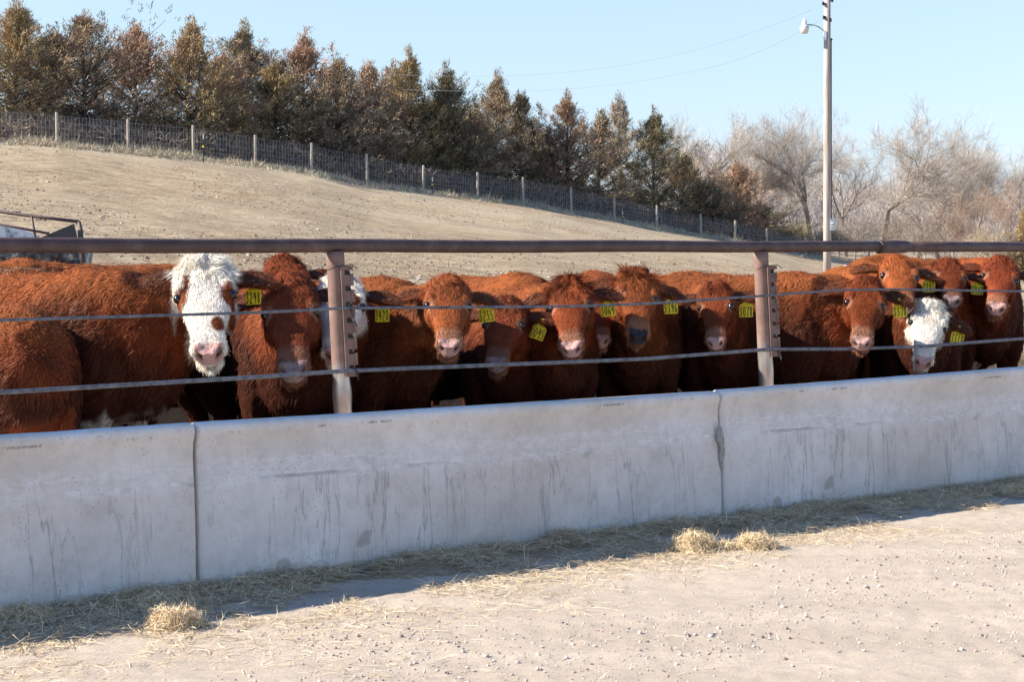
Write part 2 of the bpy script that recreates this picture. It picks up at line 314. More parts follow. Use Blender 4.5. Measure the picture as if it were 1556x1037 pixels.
# ---------------------------------------------------------------- concrete bunk sections (object space: x along wall, z up, y inward)
ang = math.atan2(WD[1], WD[0])
def bunk(t0, t1, z0, z1, label, seed, chip=None):
    L = t1 - t0; prof = []   # closed profile (y, z): front face, rounded lip, trough, inner lip, back
    pf = [(-.028, .012), (-.026, .12), (-.020, .30), (-.012, .40), (-.004, .46), (0, .52), (-.002, .565), (-.010, .588), (-.015, .605), (-.014, .622), (-.004, .636), (.014, .641), (.05, .640), (.075, .628), (.088, .61), (.09, .58),
          (.11, .3), (.16, .14), (.27, .09), (.42, .12), (.49, .25), (.52, .43), (.545, .46), (.60, .46), (.625, .44), (.63, .2), (.64, .01)]
    # refine the front face
    fine = []
    for (a, bq), (c_, d_) in zip(pf[:-1], pf[1:]):
        k = max(1, int(math.hypot(c_ - a, d_ - bq) / .03)) if a < .1 else 1
        for j in range(k): fine.append((a + (c_ - a) * j / k, bq + (d_ - bq) * j / k))
    fine.append(pf[-1]); pr = np.array(fine); m_ = len(pr)
    xs = np.concatenate([[.006, .009, .016], np.linspace(.03, L - .03, int(L / .03)), [L - .016, L - .009, L - .006]]); V = []
    for x in xs:
        e = min(x - .006, L - .006 - x); inset = .010 * max(0, 1 - e / .010) ** 2
        q = pr.copy(); cen = np.array([.03, .33]); 
        q[:, 0] += np.where(q[:, 0] < .1, inset, 0); q[:, 1] -= np.where(q[:, 1] > .6, inset, 0)
        pp = np.stack([np.full(m_, x + t0), q[:, 0] * 3, q[:, 1]], 1)
        q[:, 0] += fbm(pp, 2.5, 3, seed) * .003 * (q[:, 0] < .1) + noise(pp, 30, seed) * .0008
        q[:, 1] += noise(pp, 6, seed + 3) * .0015
        low = pr[:, 1] < .02
        q[:, 1] += np.where(low & (q[:, 0] < .1), np.abs(fbm(np.stack([pp[:, 0], pp[:, 0] * 0, pp[:, 0] * 0], 1), 2.3, 4, seed + 8)) * .022, 0)
        zs = z0 + (z1 - z0) * x / L; q[:, 1] += zs * np.clip(q[:, 1] / .6, 0, 1)
        V.append(np.stack([np.full(m_, x), q[:, 0], q[:, 1]], 1))
    V = np.concatenate(V); nx = len(xs)
    i = (np.arange(nx - 1)[:, None] * m_ + np.arange(m_)[None]).ravel(); j = (np.arange(nx - 1)[:, None] * m_ + (np.arange(m_)[None] + 1) % m_).ravel()
    loops = list(np.stack([i, i + m_, j + m_, j], 1).ravel()); sizes = [4] * len(i)
    loops += list(range(m_)); sizes.append(m_); loops += list(range((nx - 1) * m_, nx * m_))[::-1]; sizes.append(m_)
    me = mesh_np('feed_bunk', V, loops, sizes, smooth=True)
    o = link('feed_bunk', me, M['concrete']); p = W0 + WD * t0; o.location = (p[0], p[1], 0); o.rotation_euler = (0, 0, ang)
    tag(o, label, 'feed bunk', 'concrete feed bunk sections along the road'); return o
T0, T1, T2 = 0.0, 2.77, 5.54
bunk(T0 - 2.77, T0, .004, 0.002, 'grey concrete feed bunk section at the left with a brown stain near its right joint', 1)
bunk(T0, T1, 0, -.016, 'middle grey concrete feed bunk section between the two joints, streaked with dark cracks', 2)
bunk(T1, T2, -.013, .002, 'right grey concrete feed bunk section, long streaks and a tan patch at its foot', 3)
bunk(T2, T2 + 2.77, .001, .001, 'grey concrete feed bunk section continuing past the right edge of the photo', 4)
fm = MB(); nA, nB2 = 160, 8; vv = []
for i_ in range(nA + 1):
    for j_ in range(nB2 + 1):
        a_ = -2.7 + 10.9 * i_ / nA; b_ = .10 + .40 * j_ / nB2; p = W0 + WD * a_ + WN * b_; vv.append((p[0], p[1], .26 + .05 * math.sin(math.pi * j_ / nB2) + .015 * rng.normal()))
fm.add(vv, [(i_ * (nB2 + 1) + j_, (i_ + 1) * (nB2 + 1) + j_, (i_ + 1) * (nB2 + 1) + j_ + 1, i_ * (nB2 + 1) + j_ + 1) for i_ in range(nA) for j_ in range(nB2)])
m, n, b = mat('silage', .95, spec=.1); n.links.new(ramp(n, noi(n, 60, 6), [(.3, (.04, .03, .018)), (.7, (.13, .10, .055))]), b.inputs['Base Color']); M['silage'] = m
tag(fm.build('feed_ration', m, smooth=True), kind='stuff')
# mortar patch at the joint
mp = MB(); vs = []
for k in range(26):
    g = 2 * math.pi * k / 26; r = 1 + .18 * math.sin(3 * g + 1) + .1 * math.sin(7 * g)
    vs.append((.022 * r * math.cos(g) + (.012 if math.sin(g) < 0 else 0), .105 * r * math.sin(g)))
q = [(x - .022 + T1, y + .37) for x, y in vs]
v = []
for x, z in q: p = W0 + WD * x - WN * (.026 + .0); v.append((p[0], p[1], z))
for x, z in q: p = W0 + WD * (T1 - .022 + (x - T1 + .022) * .8) - WN * (.033); v.append((p[0], p[1], .37 + (z - .37) * .85))
nq = len(q); mp.add(v, [(k, (k + 1) % nq, (k + 1) % nq + nq, k + nq) for k in range(nq)] + [tuple(range(nq, 2 * nq))])
m, n, b = mat('mortar', .95, spec=.1); n.links.new(ramp(n, noi(n, 90, 5, rough=.8), [(.35, (.25, .22, .2)), (.65, (.48, .45, .42))]), b.inputs['Base Color']); M['mortar'] = m
tag(mp.build('mortar_patch', m), 'long grey mortar patch beside the right joint of the concrete bunk', 'patch')

# ---------------------------------------------------------------- pipe fence above the bunk
pf_root = empty('pipe_fence', (*(W0 + WN * .56), 0)); tag(pf_root, 'rusty pipe fence with two steel cables running behind the concrete feed bunk', 'pipe fence')
def FP3(px, py, off=.56): D = FD(px, off); return P(px, py, D)
def loc_(p): return np.array(p) - np.array(pf_root.location)
a = FP3(-900, 373 + (-900) * .0013); bb_ = FP3(1336, 375); c_ = FP3(1336, 375); d_ = FP3(2300, 376)
rl = MB(); rl.tube([loc_(a + (bb_ - a) * k / 40) + [0, 0, .002 * math.sin(k * .7)] for k in range(41)], .0305, 20); rl.tube([loc_(c_ + (d_ - c_) * (k / 12)) for k in range(13)], .0305, 20)
rail = rl.build('top_rail', M['rust'], pf_root, smooth=True)
cp = MB(); dr = unit(d_ - c_); cc = FP3(1352, 375)
cp.tube([loc_(cc + dr * s_) for s_ in (-.095, -.09, -.06, .06, .13, .16)], [.032, .0375, .038, .038, .036, .0306], 20); cp.tube([loc_(cc + dr * s_) for s_ in (-.1, -.092, -.085)], [.032, .041, .034], 20)
cp.build('coupling', M['rust'], rail, smooth=True)
fdir = np.array([WD[0], WD[1], 0]); fin = np.array([WN[0], WN[1], 0])
CAB = [[(-900, 520), (0, 487), (400, 475), (525, 468.5), (860, 466), (980, 462), (1172, 449), (1275, 441), (1350, 440), (1556, 443), (2300, 447)],
       [(-900, 650), (0, 597), (400, 573), (527, 564), (580, 562), (860, 551), (980, 546), (1172, 531), (1275, 531), (1400, 527), (1556, 515), (2300, 480)]]
for pk, (tx, ty, bx, by) in enumerate([(509, 378, 523, 640), (1156, 378, 1166, 600)]):
    top = FP3(tx, ty + 4); bot = FP3(bx, by + 20); bot = top + (bot - top) * 1.15
    pts = []; rr_ = []
    for k in range(30):
        s_ = k / 29; z = top + (bot - top) * s_; pts.append(loc_(z)); py = HY + F * (H - z[2]) / z[1]
        r = .040 if py > 408 else .040; 
        rr_.append(r * (1 + .10 * math.exp(-((py - (600 if pk == 0 else 570)) / 14) ** 2) - .06 * math.exp(-((py - 575) / 10) ** 2)))
    pm = MB(); pm.tube(pts, rr_, 20); po = pm.build('post', M['post'], pf_root, smooth=True)
    # slotted bracket: a bent steel angle with notches, on the near right of the post
    y0, y1 = ((404, 572), (404, 542))[pk]
    e0 = np.array([math.cos(rad(20)), math.sin(rad(20)), 0]); br = MB(); nslot = 7
    ups = unit(top - bot); hgt = None
    xa = tx + (bx - tx) * (y0 - ty) / (by - ty); xb = tx + (bx - tx) * (y1 - ty) / (by - ty); A = FP3(xa, y0) - fin * .046; Bp = FP3(xb, y1) - fin * .046
    xl, xr = -.006, .048; k_ = 48
    def pt(u, v_, dep=0): return loc_(A + (Bp - A) * v_ + e0 * u - fin * dep)
    slots = [(j + .42) / 7.0 for j in range(7)]
    ys = [0]
    for s_ in slots: ys += [s_ - .021, s_ + .021]
    ys.append(1); ys = sorted(set([min(max(y, 0), 1) for y in ys]))
    th = .005
    def plate(u0, u1, v0, v1, dd=0):
        q = [pt(u0, v0, dd), pt(u1, v0, dd), pt(u1, v1, dd), pt(u0, v1, dd), pt(u0, v0, dd + th), pt(u1, v0, dd + th), pt(u1, v1, dd + th), pt(u0, v1, dd + th)]
        br.add(q, [(0, 1, 2, 3), (7, 6, 5, 4), (0, 4, 5, 1), (1, 5, 6, 2), (2, 6, 7, 3), (3, 7, 4, 0)])
    plate(xl, .010, 0, 1); br2 = MB(); q = [pt(.0, .01, -.014), pt(xr - .004, .01, -.014), pt(xr - .004, .99, -.014), pt(.0, .99, -.014), pt(.0, .01, -.010), pt(xr - .004, .01, -.010), pt(xr - .004, .99, -.010), pt(.0, .99, -.010)]; br2.add(q, [(0, 1, 2, 3), (7, 6, 5, 4), (0, 4, 5, 1), (1, 5, 6, 2), (2, 6, 7, 3), (3, 7, 4, 0)])
    for j in range(0, len(ys) - 1, 2):
        plate(.0101, xr - .012, ys[j] + .0005, ys[j + 1] - .0005); 
        # folded lip, notched
        q0 = pt(xr - .012, ys[j] + .0005); 
        for (u0, u1) in ((xr - .0119, xr),): plate(u0, u1, ys[j] - .012 if j else .0, ys[j + 1] - .002, .0035)
    for s_ in slots: plate(xr - .0185, xr - .0122, s_ - .0205, s_ - .003)
    bo = br.build('cable_bracket', M['bracket'], po); br2.build('slot_shade', M['dark'], po)  # dark plate added behind the slots to stand in for their inner shade
    # wire tie with a bent tail
    def tie(): tt.build('tie_wire', M['dark'], po)
    tt = MB(); t0_ = pt(.03, slots[6], .012); tt.tube([t0_ + [-.02, 0, .004], t0_, t0_ + [.012, 0, -.02], t0_ + [.016, -.01, -.055]], .0035, 6); tie(); tt = MB()
    t0_ = pt(.02, slots[2], .012); tt.tube([t0_ + [-.01, 0, .012], t0_, t0_ + [.015, -.004, -.05], t0_ + [.035, 0, -.1]], .003, 6); tie(); tt = MB()
    t0_ = pt(-.02, .02, .01); tt.tube([t0_ + [-.05, 0, -.01], t0_ + [0, 0, .008], t0_ + [.06, 0, .016], t0_ + [.085, 0, -.002]], .0025, 6)
    tie()
for ci, cab in enumerate(CAB):
    r = (.0066, .0096)[ci]
    path = np.array([FP3(px, py, .56 - .062) for px, py in cab]); s_ = np.concatenate([[0], np.cumsum(np.linalg.norm(np.diff(path, axis=0), axis=1))])
    ss = np.arange(0, s_[-1], .008); c = np.stack([np.interp(ss, s_, path[:, k]) for k in range(3)], 1)
    k = np.exp(-np.linspace(-2, 2, 31) ** 2); k /= k.sum(); pad = np.pad(c, ((15, 15), (0, 0)), 'edge'); c = np.stack([np.convolve(pad[:, q], k, 'valid') for q in range(3)], 1)
    c = c - np.array(pf_root.location); side = np.array([WN[0], WN[1], 0]); up = np.array([0, 0, 1.])
    Vs = []; Ls = []; nb = 0; ns = 6; nn = 6
    for st in range(ns):
        ph = 2 * math.pi * st / ns + ss / .075 * 2 * math.pi * .5
        cc_ = c + r * .62 * (np.cos(ph)[:, None] * side + np.sin(ph)[:, None] * up)
        for j in range(nn):
            g = 2 * math.pi * j / nn; Vs.append(cc_ + r * .42 * (math.cos(g) * side + math.sin(g) * up))
        m_ = len(c); base_ = st * nn * m_
        for j in range(nn):
            i = np.arange(m_ - 1); j2 = (j + 1) % nn
            Ls.append(np.stack([base_ + j * m_ + i, base_ + j2 * m_ + i, base_ + j2 * m_ + i + 1, base_ + j * m_ + i + 1], 1))
    L_ = np.concatenate(Ls); link('cable', mesh_np('cable', np.concatenate(Vs), L_, np.full(len(L_), 4), smooth=True), M['cable'], pf_root)

# ---------------------------------------------------------------- cattle
def loft(rings):
    n_ = len(rings[0]); V = np.concatenate(rings + [rings[0].mean(0)[None], rings[-1].mean(0)[None]]); m_ = len(rings); f = []
    for k in range(m_ - 1):
        for j in range(n_): f.append((k * n_ + j, k * n_ + (j + 1) % n_, (k + 1) * n_ + (j + 1) % n_, (k + 1) * n_ + j))
    a_, b_ = m_ * n_, m_ * n_ + 1
    for j in range(n_): f.append((a_, (j + 1) % n_, j)); f.append((b_, (m_ - 1) * n_ + j, (m_ - 1) * n_ + (j + 1) % n_))
    return V, f
TH = np.linspace(0, 2 * math.pi, 28, endpoint=False)
def ring(c, side, up, hw, top, bot, p=2.3, lo=1.0):
    ct, st = np.cos(TH), np.sin(TH); e = 2 / p
    a_ = np.sign(st) * np.abs(st) ** e; b_ = np.sign(ct) * np.abs(ct) ** e
    w = hw * np.where(b_ < 0, 1 + (lo - 1) * (-b_), 1)
    return np.asarray(c) + np.outer(a_ * w, side) + np.outer(np.where(b_ > 0, b_ * top, b_ * bot), up)
def ellipsoid(c, r, R=np.eye(3), n1=10, n2=14):
    v = [[0, 0, 1]] + [[math.sin(math.pi * i / n1) * math.cos(2 * math.pi * j / n2), math.sin(math.pi * i / n1) * math.sin(2 * math.pi * j / n2), math.cos(math.pi * i / n1)] for i in range(1, n1) for j in range(n2)] + [[0, 0, -1]]
    f = [(0, 1 + j, 1 + (j + 1) % n2) for j in range(n2)]
    for i in range(n1 - 2):
        for j in range(n2): a_ = 1 + i * n2; f.append((a_ + j, a_ + n2 + j, a_ + n2 + (j + 1) % n2, a_ + (j + 1) % n2))
    a_ = 1 + (n1 - 2) * n2; f += [(len(v) - 1, a_ + (j + 1) % n2, a_ + j) for j in range(n2)]
    return (np.array(v) * r) @ np.asarray(R).T + c, f
HEAD = [(-.05, .04, .015, .06), (-.03, .078, .04, .10), (.02, .104, .056, .145), (.07, .112, .062, .165), (.12, .114, .060, .175), (.165, .110, .052, .17), (.21, .094, .044, .152), (.26, .080, .038, .130), (.31, .068, .034, .112), (.355, .062, .030, .100), (.39, .064, .024, .094), (.42, .066, .014, .090), (.445, .062, -.002 + .004, .086), (.462, .052, -.006, .076), (.470, .03, -.016, .062)]
BODY = [(-1.24, .93, .06, .06, .08), (-1.20, .90, .16, .16, .2), (-1.08, .86, .235, .25, .27), (-.88, .82, .26, .295, .28), (-.6, .78, .285, .325, .34), (-.3, .77, .28, .345, .345), (-.05, .79, .25, .355, .33), (.12, .80, .215, .32, .32), (.25, .79, .165, .24, .27), (.33, .77, .09, .13, .17)]
DIG = {'0': [[(.5, 1), (.15, .75), (.12, .3), (.5, 0), (.88, .3), (.85, .75), (.5, 1)]], '1': [[(.5, 1), (.5, 0)]], '2': [[(.15, .8), (.5, 1), (.85, .75), (.15, 0), (.9, .02)]],
       '3': [[(.15, .95), (.8, .98), (.4, .6), (.85, .35), (.5, 0), (.12, .12)]], '4': [[(.3, 1), (.12, .45), (.9, .45)], [(.7, .9), (.66, 0)]], '5': [[(.85, 1), (.25, .97), (.2, .6), (.8, .5), (.75, .1), (.15, .02)]],
       '6': [[(.7, 1), (.2, .5), (.25, .05), (.75, .05), (.8, .4), (.25, .45)]], '7': [[(.1, .95), (.88, 1), (.45, 0)]], '8': [[(.5, .55), (.15, .8), (.5, 1), (.85, .8), (.2, .25), (.5, 0), (.85, .25), (.5, .55)]], '9': [[(.85, .75), (.5, .5), (.15, .75), (.5, 1), (.85, .8), (.75, 0)]]}
def ear_tag(parent, o, right, up, nrm, text, s=1.0, tilt=0):
    """o: piercing point; right/up/nrm unit axes"""
    ca, sa = math.cos(tilt), math.sin(tilt); r_ = ca * right + sa * up; u_ = -sa * right + ca * up
    T = lambda x, y, z=0: o + (r_ * x + u_ * y) * s + nrm * z
    out = [(-.007, .012), (-.009, -.004), (-.012, -.016), (-.036, -.034), (-.039, -.040), (-.038, -.096), (-.034, -.100), (.034, -.100), (.038, -.096), (.039, -.040), (.036, -.034), (.012, -.016), (.009, -.004), (.007, .012)]
    bend = lambda x, y: .10 * x * x * 8 + .002
    t = MB(); k = len(out); v = [T(x, y, .002 - bend(x, y)) for x, y in out] + [T(x, y, -.001 - bend(x, y)) for x, y in out]
    t.add(v, [tuple(range(k))[::-1], tuple(range(k, 2 * k))] + [(j, (j + 1) % k, (j + 1) % k + k, j + k) for j in range(k)])
    to = t.build('ear_tag', M['tag'], parent)
    d = MB(); n_ = len(text); cw = .076 / max(n_, 4); x0 = -cw * n_ / 2
    for q, ch in enumerate(text):
        for st in DIG.get(ch, []):
            pts = [(x0 + cw * (q + .12 + .74 * x), -.094 + .050 * y) for x, y in st]
            for (xa, ya), (xb, yb) in zip(pts[:-1], pts[1:]):
                dx, dy = xb - xa, yb - ya; l = math.hypot(dx, dy) + 1e-9; nx, ny = -dy / l * .0018, dx / l * .0018; ex, ey = dx / l * .0015, dy / l * .0015
                z = .0035
                d.add([T(xa + nx - ex, ya + ny - ey, z), T(xa - nx - ex, ya - ny - ey, z), T(xb - nx + ex, yb - ny + ey, z), T(xb + nx + ex, yb + ny + ey, z)], [(0, 1, 2, 3)])
    d.build('number', M['ink'], to)
    b_ = MB(); vv, ff = ellipsoid(T(0, 0, .004), .007 * s); b_.add(vv, ff); b_.build('button', M['tag'], to)

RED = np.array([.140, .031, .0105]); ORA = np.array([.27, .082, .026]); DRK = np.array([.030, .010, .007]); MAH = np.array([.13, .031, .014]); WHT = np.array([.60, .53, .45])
def cow(label, top, nose, D, heading, s=1.0, coat='red', tagno=None, yaw=0, roll=0, neck=.50, wz=None, vox=.008, fur=26000, tint=(1, 1, 1), nosec='pink', ear=(0, 0), shaggy=.6, wpx=None, group='red beef cattle lined up at the feed bunk', tilt=0, tside=1, hs=1.07):
    global rng
    rng = np.random.default_rng(abs(hash((int(top[0]), int(top[1])))) % 99991)
    sh = s * .98 * hs; LX, LY = .92, 1.07; L = .475 * sh * LY
    A = P(top[0], top[1], D); B = P(nose[0], nose[1], D)
    # the head's poll sits below the hair top
    E = (A[2] - .075 * s) - B[2]; K0 = .095 * sh
    th = math.asin(min(.985, max(.1, E / math.hypot(L, K0)))) - math.atan2(K0, L); th = min(max(th, rad(12)), rad(74))
    dp = L * math.cos(th); A = P(top[0], top[1], D + dp); B = P(nose[0], nose[1], D); A = A - np.array([0, 0, .075 * s])
    dx = B[0] - A[0]; f = unit(np.array([dx, -dp, -L * math.sin(th)])); l = np.array([math.cos(rad(yaw)), math.sin(rad(yaw)), math.sin(rad(roll))]); l = unit(l - f * (l @ f)); d = np.cross(f, l)
    R = np.stack([l, f, d], 1)                                   # head frame: x lateral (viewer right), y to muzzle, z dorsal
    O = A + 0
    hd = rad(heading); fw = np.array([math.sin(hd), -math.cos(hd), 0]); lf = np.array([math.cos(hd), math.sin(hd), 0])
    hb = O + f * .05 * sh - d * .09 * sh
    if wpx is not None: wp = P(wpx[0], wpx[1], wpx[2]); root = np.array([wp[0], wp[1], 0]); bz = wp[2] / 1.145
    else: root = hb - fw * neck * s; root[2] = 0; bz = (wz if wz else 1.14 * s) / 1.145
    U = np.array([0, 0, 1.]); pieces = []
    bs = s
    pieces.append(loft([ring(root + fw * x * bs + U * zc * bz, lf, U, hw * bs, t * bz, b_ * bz, 2.25, .85) for x, zc, hw, t, b_ in BODY]))
    # hips, shoulders
    for sgn in (-1, 1):
        pieces.append(ellipsoid(root + fw * .02 * bs + lf * sgn * .17 * bs + U * .72 * bz, np.array([.09, .17, .30]) * bs, np.stack([lf, fw, U], 1)))
        pieces.append(ellipsoid(root - fw * 1.0 * bs + lf * sgn * .15 * bs + U * .74 * bz, np.array([.11, .2, .26]) * bs, np.stack([lf, fw, U], 1)))
        # legs
        for (x0, bow, r0) in ((.04, .0, .075), (-1.02, -.09, .10)):
            c0 = root + fw * x0 * bs + lf * sgn * .15 * bs
            st = [(0, .62, r0 * 1.25), (.0, .5, r0), (bow * .4, .42, r0 * .72), (bow, .34, .052), (bow * .9, .24, .036), (bow * .7, .12, .034), (bow * .6, .05, .045), (bow * .6 + .02, .0, .055)]
            pieces.append(loft([ring(c0 + fw * a_ * bs + U * z * bz, lf, fw, r * bs, r * bs, r * bs, 2) for a_, z, r in st]))
    tb = root - fw * 1.22 * bs + U * 1.0 * bz
    # neck: bezier from inside the shoulders to the back of the head
    p0 = root - fw * .02 * bs + U * .84 * bz; p3 = hb; p1 = p0 + fw * .26 * bs + U * .03; p2 = p3 - (f * .35 - d * .2) * .25 * s * np.array([1, 1, .6]) + (p0 - p3) * .18
    rs = []; K = 12
    for k in range(K + 1):
        t = k / K; c = (1 - t) ** 3 * p0 + 3 * (1 - t) ** 2 * t * p1 + 3 * (1 - t) * t * t * p2 + t ** 3 * p3
        tg = unit(3 * (1 - t) ** 2 * (p1 - p0) + 6 * (1 - t) * t * (p2 - p1) + 3 * t * t * (p3 - p2))
        upv = unit(U * (1 - t) + unit(d - f * .6) * t + 1e-4); sd_ = unit(np.cross(tg, upv)); 
        if sd_ @ (lf * (1 - t) + l * t) < 0: sd_ = -sd_
        upv = np.cross(sd_, tg); 
        if upv[2] < 0: upv = -upv
        e = t ** .8; rs.append(ring(c, sd_, upv, (.19 + (.098 - .19) * e) * s, (.27 + (.125 - .27) * e) * s, (.33 + (.15 - .33) * e) * s, 2.2, .7))
    pieces.append(loft(rs))
    hp = lambda x, y, z: O + (l * x * LX + f * y * LY + d * z) * sh
    pieces.append(loft([ring(hp(0, y, 0), l, d, hw * LX * sh, max(zt, -.0) * sh + (.0 if zt > 0 else .002), zb * sh, 2.5, .55) for y, hw, zt, zb in HEAD]))
    for sgn in (-1, 1):
        pieces.append(ellipsoid(hp(sgn * .084, .128, .030), np.array([.026, .036, .028]) * sh, R))     # brow
        pieces.append(ellipsoid(hp(sgn * .078, .10, -.08), np.array([.035, .075, .075]) * sh, R))       # cheek
        pieces.append(ellipsoid(hp(sgn * .040, .432, -.012), np.array([.028, .026, .030]) * sh, R))     # nostril wing
    pieces.append(ellipsoid(hp(0, .0, .03), np.array([.075, .05, .05]) * sh, R))                          # poll
    pieces.append(ellipsoid(hp(0, .395, -.085), np.array([.046, .045, .030]) * sh, R))                    # chin
    pieces.append(ellipsoid(hp(0, .30, -.095), np.array([.042, .10, .035]) * sh, R))
    ears = []
    for sgn, dro in ((-1, ear[0]), (1, ear[1])):
        er = hp(sgn * .082, .022, -.012); ex = unit(l * sgn * .95 + f * (-.01 + dro) - d * .14); wide = unit(f - ex * (f @ ex) + .0); thin = np.cross(ex, wide)
        if thin @ d < 0: thin = -thin
        rs = []
        for t, hw in ((0, .022), (.12, .030), (.3, .046), (.5, .055), (.68, .054), (.84, .042), (.94, .026), (1, .010)):
            th_ = .012 * (1 - .3 * t) + .002; ct, st = np.cos(TH), np.sin(TH)
            c = er + ex * t * .188 * sh + wide * (.018 * t * t * sh)
            rs.append(c + np.outer(ct * hw * sh, wide) + np.outer((st * th_ + .022 * ct ** 2 * math.sin(math.pi * min(t, .9)) * (hw / .055)) * sh, thin))
        pieces.append(loft(rs)); ears.append((er, ex, wide, thin))
    V = []; Fc = []; nb = 0
    for v, f_ in pieces: V.append(v); Fc += [tuple(i + nb for i in q) for q in f_]; nb += len(v)
    V = np.concatenate(V) - root
    me = bpy.data.meshes.new('tmp'); me.from_pydata(V.tolist(), [], Fc); me.update()
    ob = bpy.data.objects.new('tmp', me); COL.objects.link(ob)
    m1 = ob.modifiers.new('r', 'REMESH'); m1.mode = 'VOXEL'; m1.voxel_size = vox; m2 = ob.modifiers.new('s', 'SMOOTH'); m2.factor = .5; m2.iterations = max(3, int(5 * .008 / vox))
    dg = bpy.context.evaluated_depsgraph_get(); bm = bpy.data.meshes.new_from_object(ob.evaluated_get(dg)); bpy.data.objects.remove(ob); bpy.data.meshes.remove(me)
    bm.name = 'body'; nv = len(bm.vertices); co = np.empty(nv * 3, np.float32); bm.vertices.foreach_get('co', co); co = co.reshape(-1, 3).astype(float); nrm = np.empty(nv * 3, np.float32); bm.vertices.foreach_get('normal', nrm); nrm = nrm.reshape(-1, 3).astype(float)
    W_ = co + root; q = (W_ - O) @ R / sh; q = q / np.array([LX, LY, 1.0]); x, y, z = q.T; ax = np.abs(x)             # head coords
    bl = (W_ - root); bx = bl @ fw / bs; by = bl @ lf / bs; bzz = bl[:, 2] / bz
    ishead = sst(-.10, -.02, y) * sst(-.27, -.19, z) * sst(.17, .13, ax) * sst(.56, .5, y) * sst(.19, .14, z)
    edis = [np.clip(((W_ - e[0]) @ e[1]) / (.188 * sh), 0, 2) for e in ears]
    isear = np.zeros(nv)
    for e in ears:
        t = ((W_ - e[0]) @ e[1]) / (.188 * sh); rr = np.linalg.norm(np.cross(W_ - e[0], e[1]), axis=1)
        isear = np.maximum(isear, ((t > .12) & (t < 1.15) & (rr < .085 * sh)).astype(float))
    ishead = np.maximum(ishead, isear)
    # carve: nostrils, mouth, eye sockets; lumps of coat
    nd = np.sqrt(((ax - .037 - (z + .012) * .35) / .0125) ** 2 + ((z + .010) / .017) ** 2); nos = np.exp(-nd ** 2 * 1.0) * (y > .40)
    mouth = np.exp(-((z + .062 + .25 * (ax - .03) * (ax > .03)) / .006) ** 2) * sst(.33, .38, y)
    eye = np.exp(-(((ax - .100) / .022) ** 2 + ((y - .160) / .020) ** 2 + ((z - .012) / .022) ** 2))
    midg = np.exp(-(x / .006) ** 2) * (y > .44) * (z > -.05)
    dis = -(.016 * nos + .006 * mouth + .002 * midg) * sh
    furry = 1 - .85 * sst(.2, .36, y) * ishead
    lump = fbm(W_, 9, 3, 3) * .007 * (1 - ishead) + fbm(W_, 28, 2, 8) * .004 * (1 - .5 * ishead) * furry
    tuft = np.exp(-(((y - .0) / .07) ** 2)) * (ax < .1) * (z > -.03); lump = lump + tuft * (.010 + .010 * fbm(W_, 40, 2, 4)) * shaggy
    co = co + nrm * (dis + lump)[:, None]
    bm.vertices.foreach_set('co', co.astype(np.float32).ravel()); bm.update()
    # coat colours
    base = {'red': RED, 'orange': RED * .6 + ORA * .4, 'dark': RED * .55 + MAH * .45, 'white': RED * .9, 'mah': MAH}[coat] * np.array(tint)
    n1 = fbm(W_, 6, 3, 2); n2 = fbm(W_, 22, 3, 5)
    ff = np.clip(.5 + .45 * n1, 0, 1)[:, None]; c = base * (.62 + .62 * ff) * (1 + .12 * n2[:, None])
    topm = (sst(.9, 1.12, bzz) * (1 - ishead))[:, None]; c = c * (1 - topm * .75) + ORA * np.array(tint) * (.8 + .3 * ff) * topm * .75  # sun-bleached back, lightened further to paint in sunlight on top
    dirt_shade = (sst(1.05, .80, bzz + .07 * n1 + .12 * sst(.05, .3, bx)) * (1 - ishead))[:, None]; c = c * (1 - dirt_shade * .86) + DRK * dirt_shade * .86  # dirty dark legs and belly, carried up the flanks as painted shade
    hm = ishead[:, None]
    if coat in ('white',):
        wm = ishead * (1 - isear) * sst(.135, .118, ax) * sst(-.09, -.05, y + .03 * n1) * sst(-.135, -.10, z + .5 * (ax > .09) * 0 + .02 * n2)
        if label.startswith('large'):
            pe = sst(.034, .018, np.hypot((ax - .092) * .8, (y - .175) * .55 + .006 * n2)); pe2 = sst(.026, .012, np.hypot((x + .062) * 1.3, (y - .105) * .42)); pn = sst(.036, .022, np.hypot((x - .042) * 1.15, (y - .335) * .75) + .006 * n2)
            wm = wm * (1 - np.clip(pe + pe2 + pn, 0, 1))
            legs = sst(.55, .49, bzz + .08 * n1) * sst(-.02, .06, bx + .08 * n1) * sst(-.1, .1, n1 + .3); wm = np.maximum(wm, legs * (1 - ishead))
            jaw = ishead * (1 - isear) * (z < -.08) * sst(.085, .07, ax) * sst(.05, .1, y); wm = np.maximum(wm, jaw * .95)
        wm = wm[:, None]; c = c * (1 - wm) + WHT * (.93 + .09 * n2[:, None]) * wm
    c = c * (1 + .32 * ishead * (1 - isear))[:, None]; c = np.where(isear[:, None] > 0, c * .8, c)  # heads lightened as painted sunlight; ears a darker tone
    # muzzle
    pal = sst(.335, .385, y + .01 * n2) * ishead * (1 - isear); pc = {'pink': np.array([.34, .20, .13]), 'dusky': np.array([.22, .13, .09]), 'dark': np.array([.34, .20, .12])}[nosec]
    if coat != 'white': c = c * (1 - .45 * pal[:, None]) + pc * .45 * pal[:, None]
    pad = sst(.418, .434, y + .004 * n2) * sst(-.052, -.044, z) * sst(.058, .050, ax + .45 * np.clip(-z - .02, 0, 1)) * ishead
    pdc = {'pink': np.array([.50, .30, .26]), 'dusky': np.array([.24, .17, .165]), 'dark': np.array([.045, .042, .048])}[nosec]; c = c * (1 - pad[:, None]) + pdc * (1 + .15 * n2[:, None]) * pad[:, None]
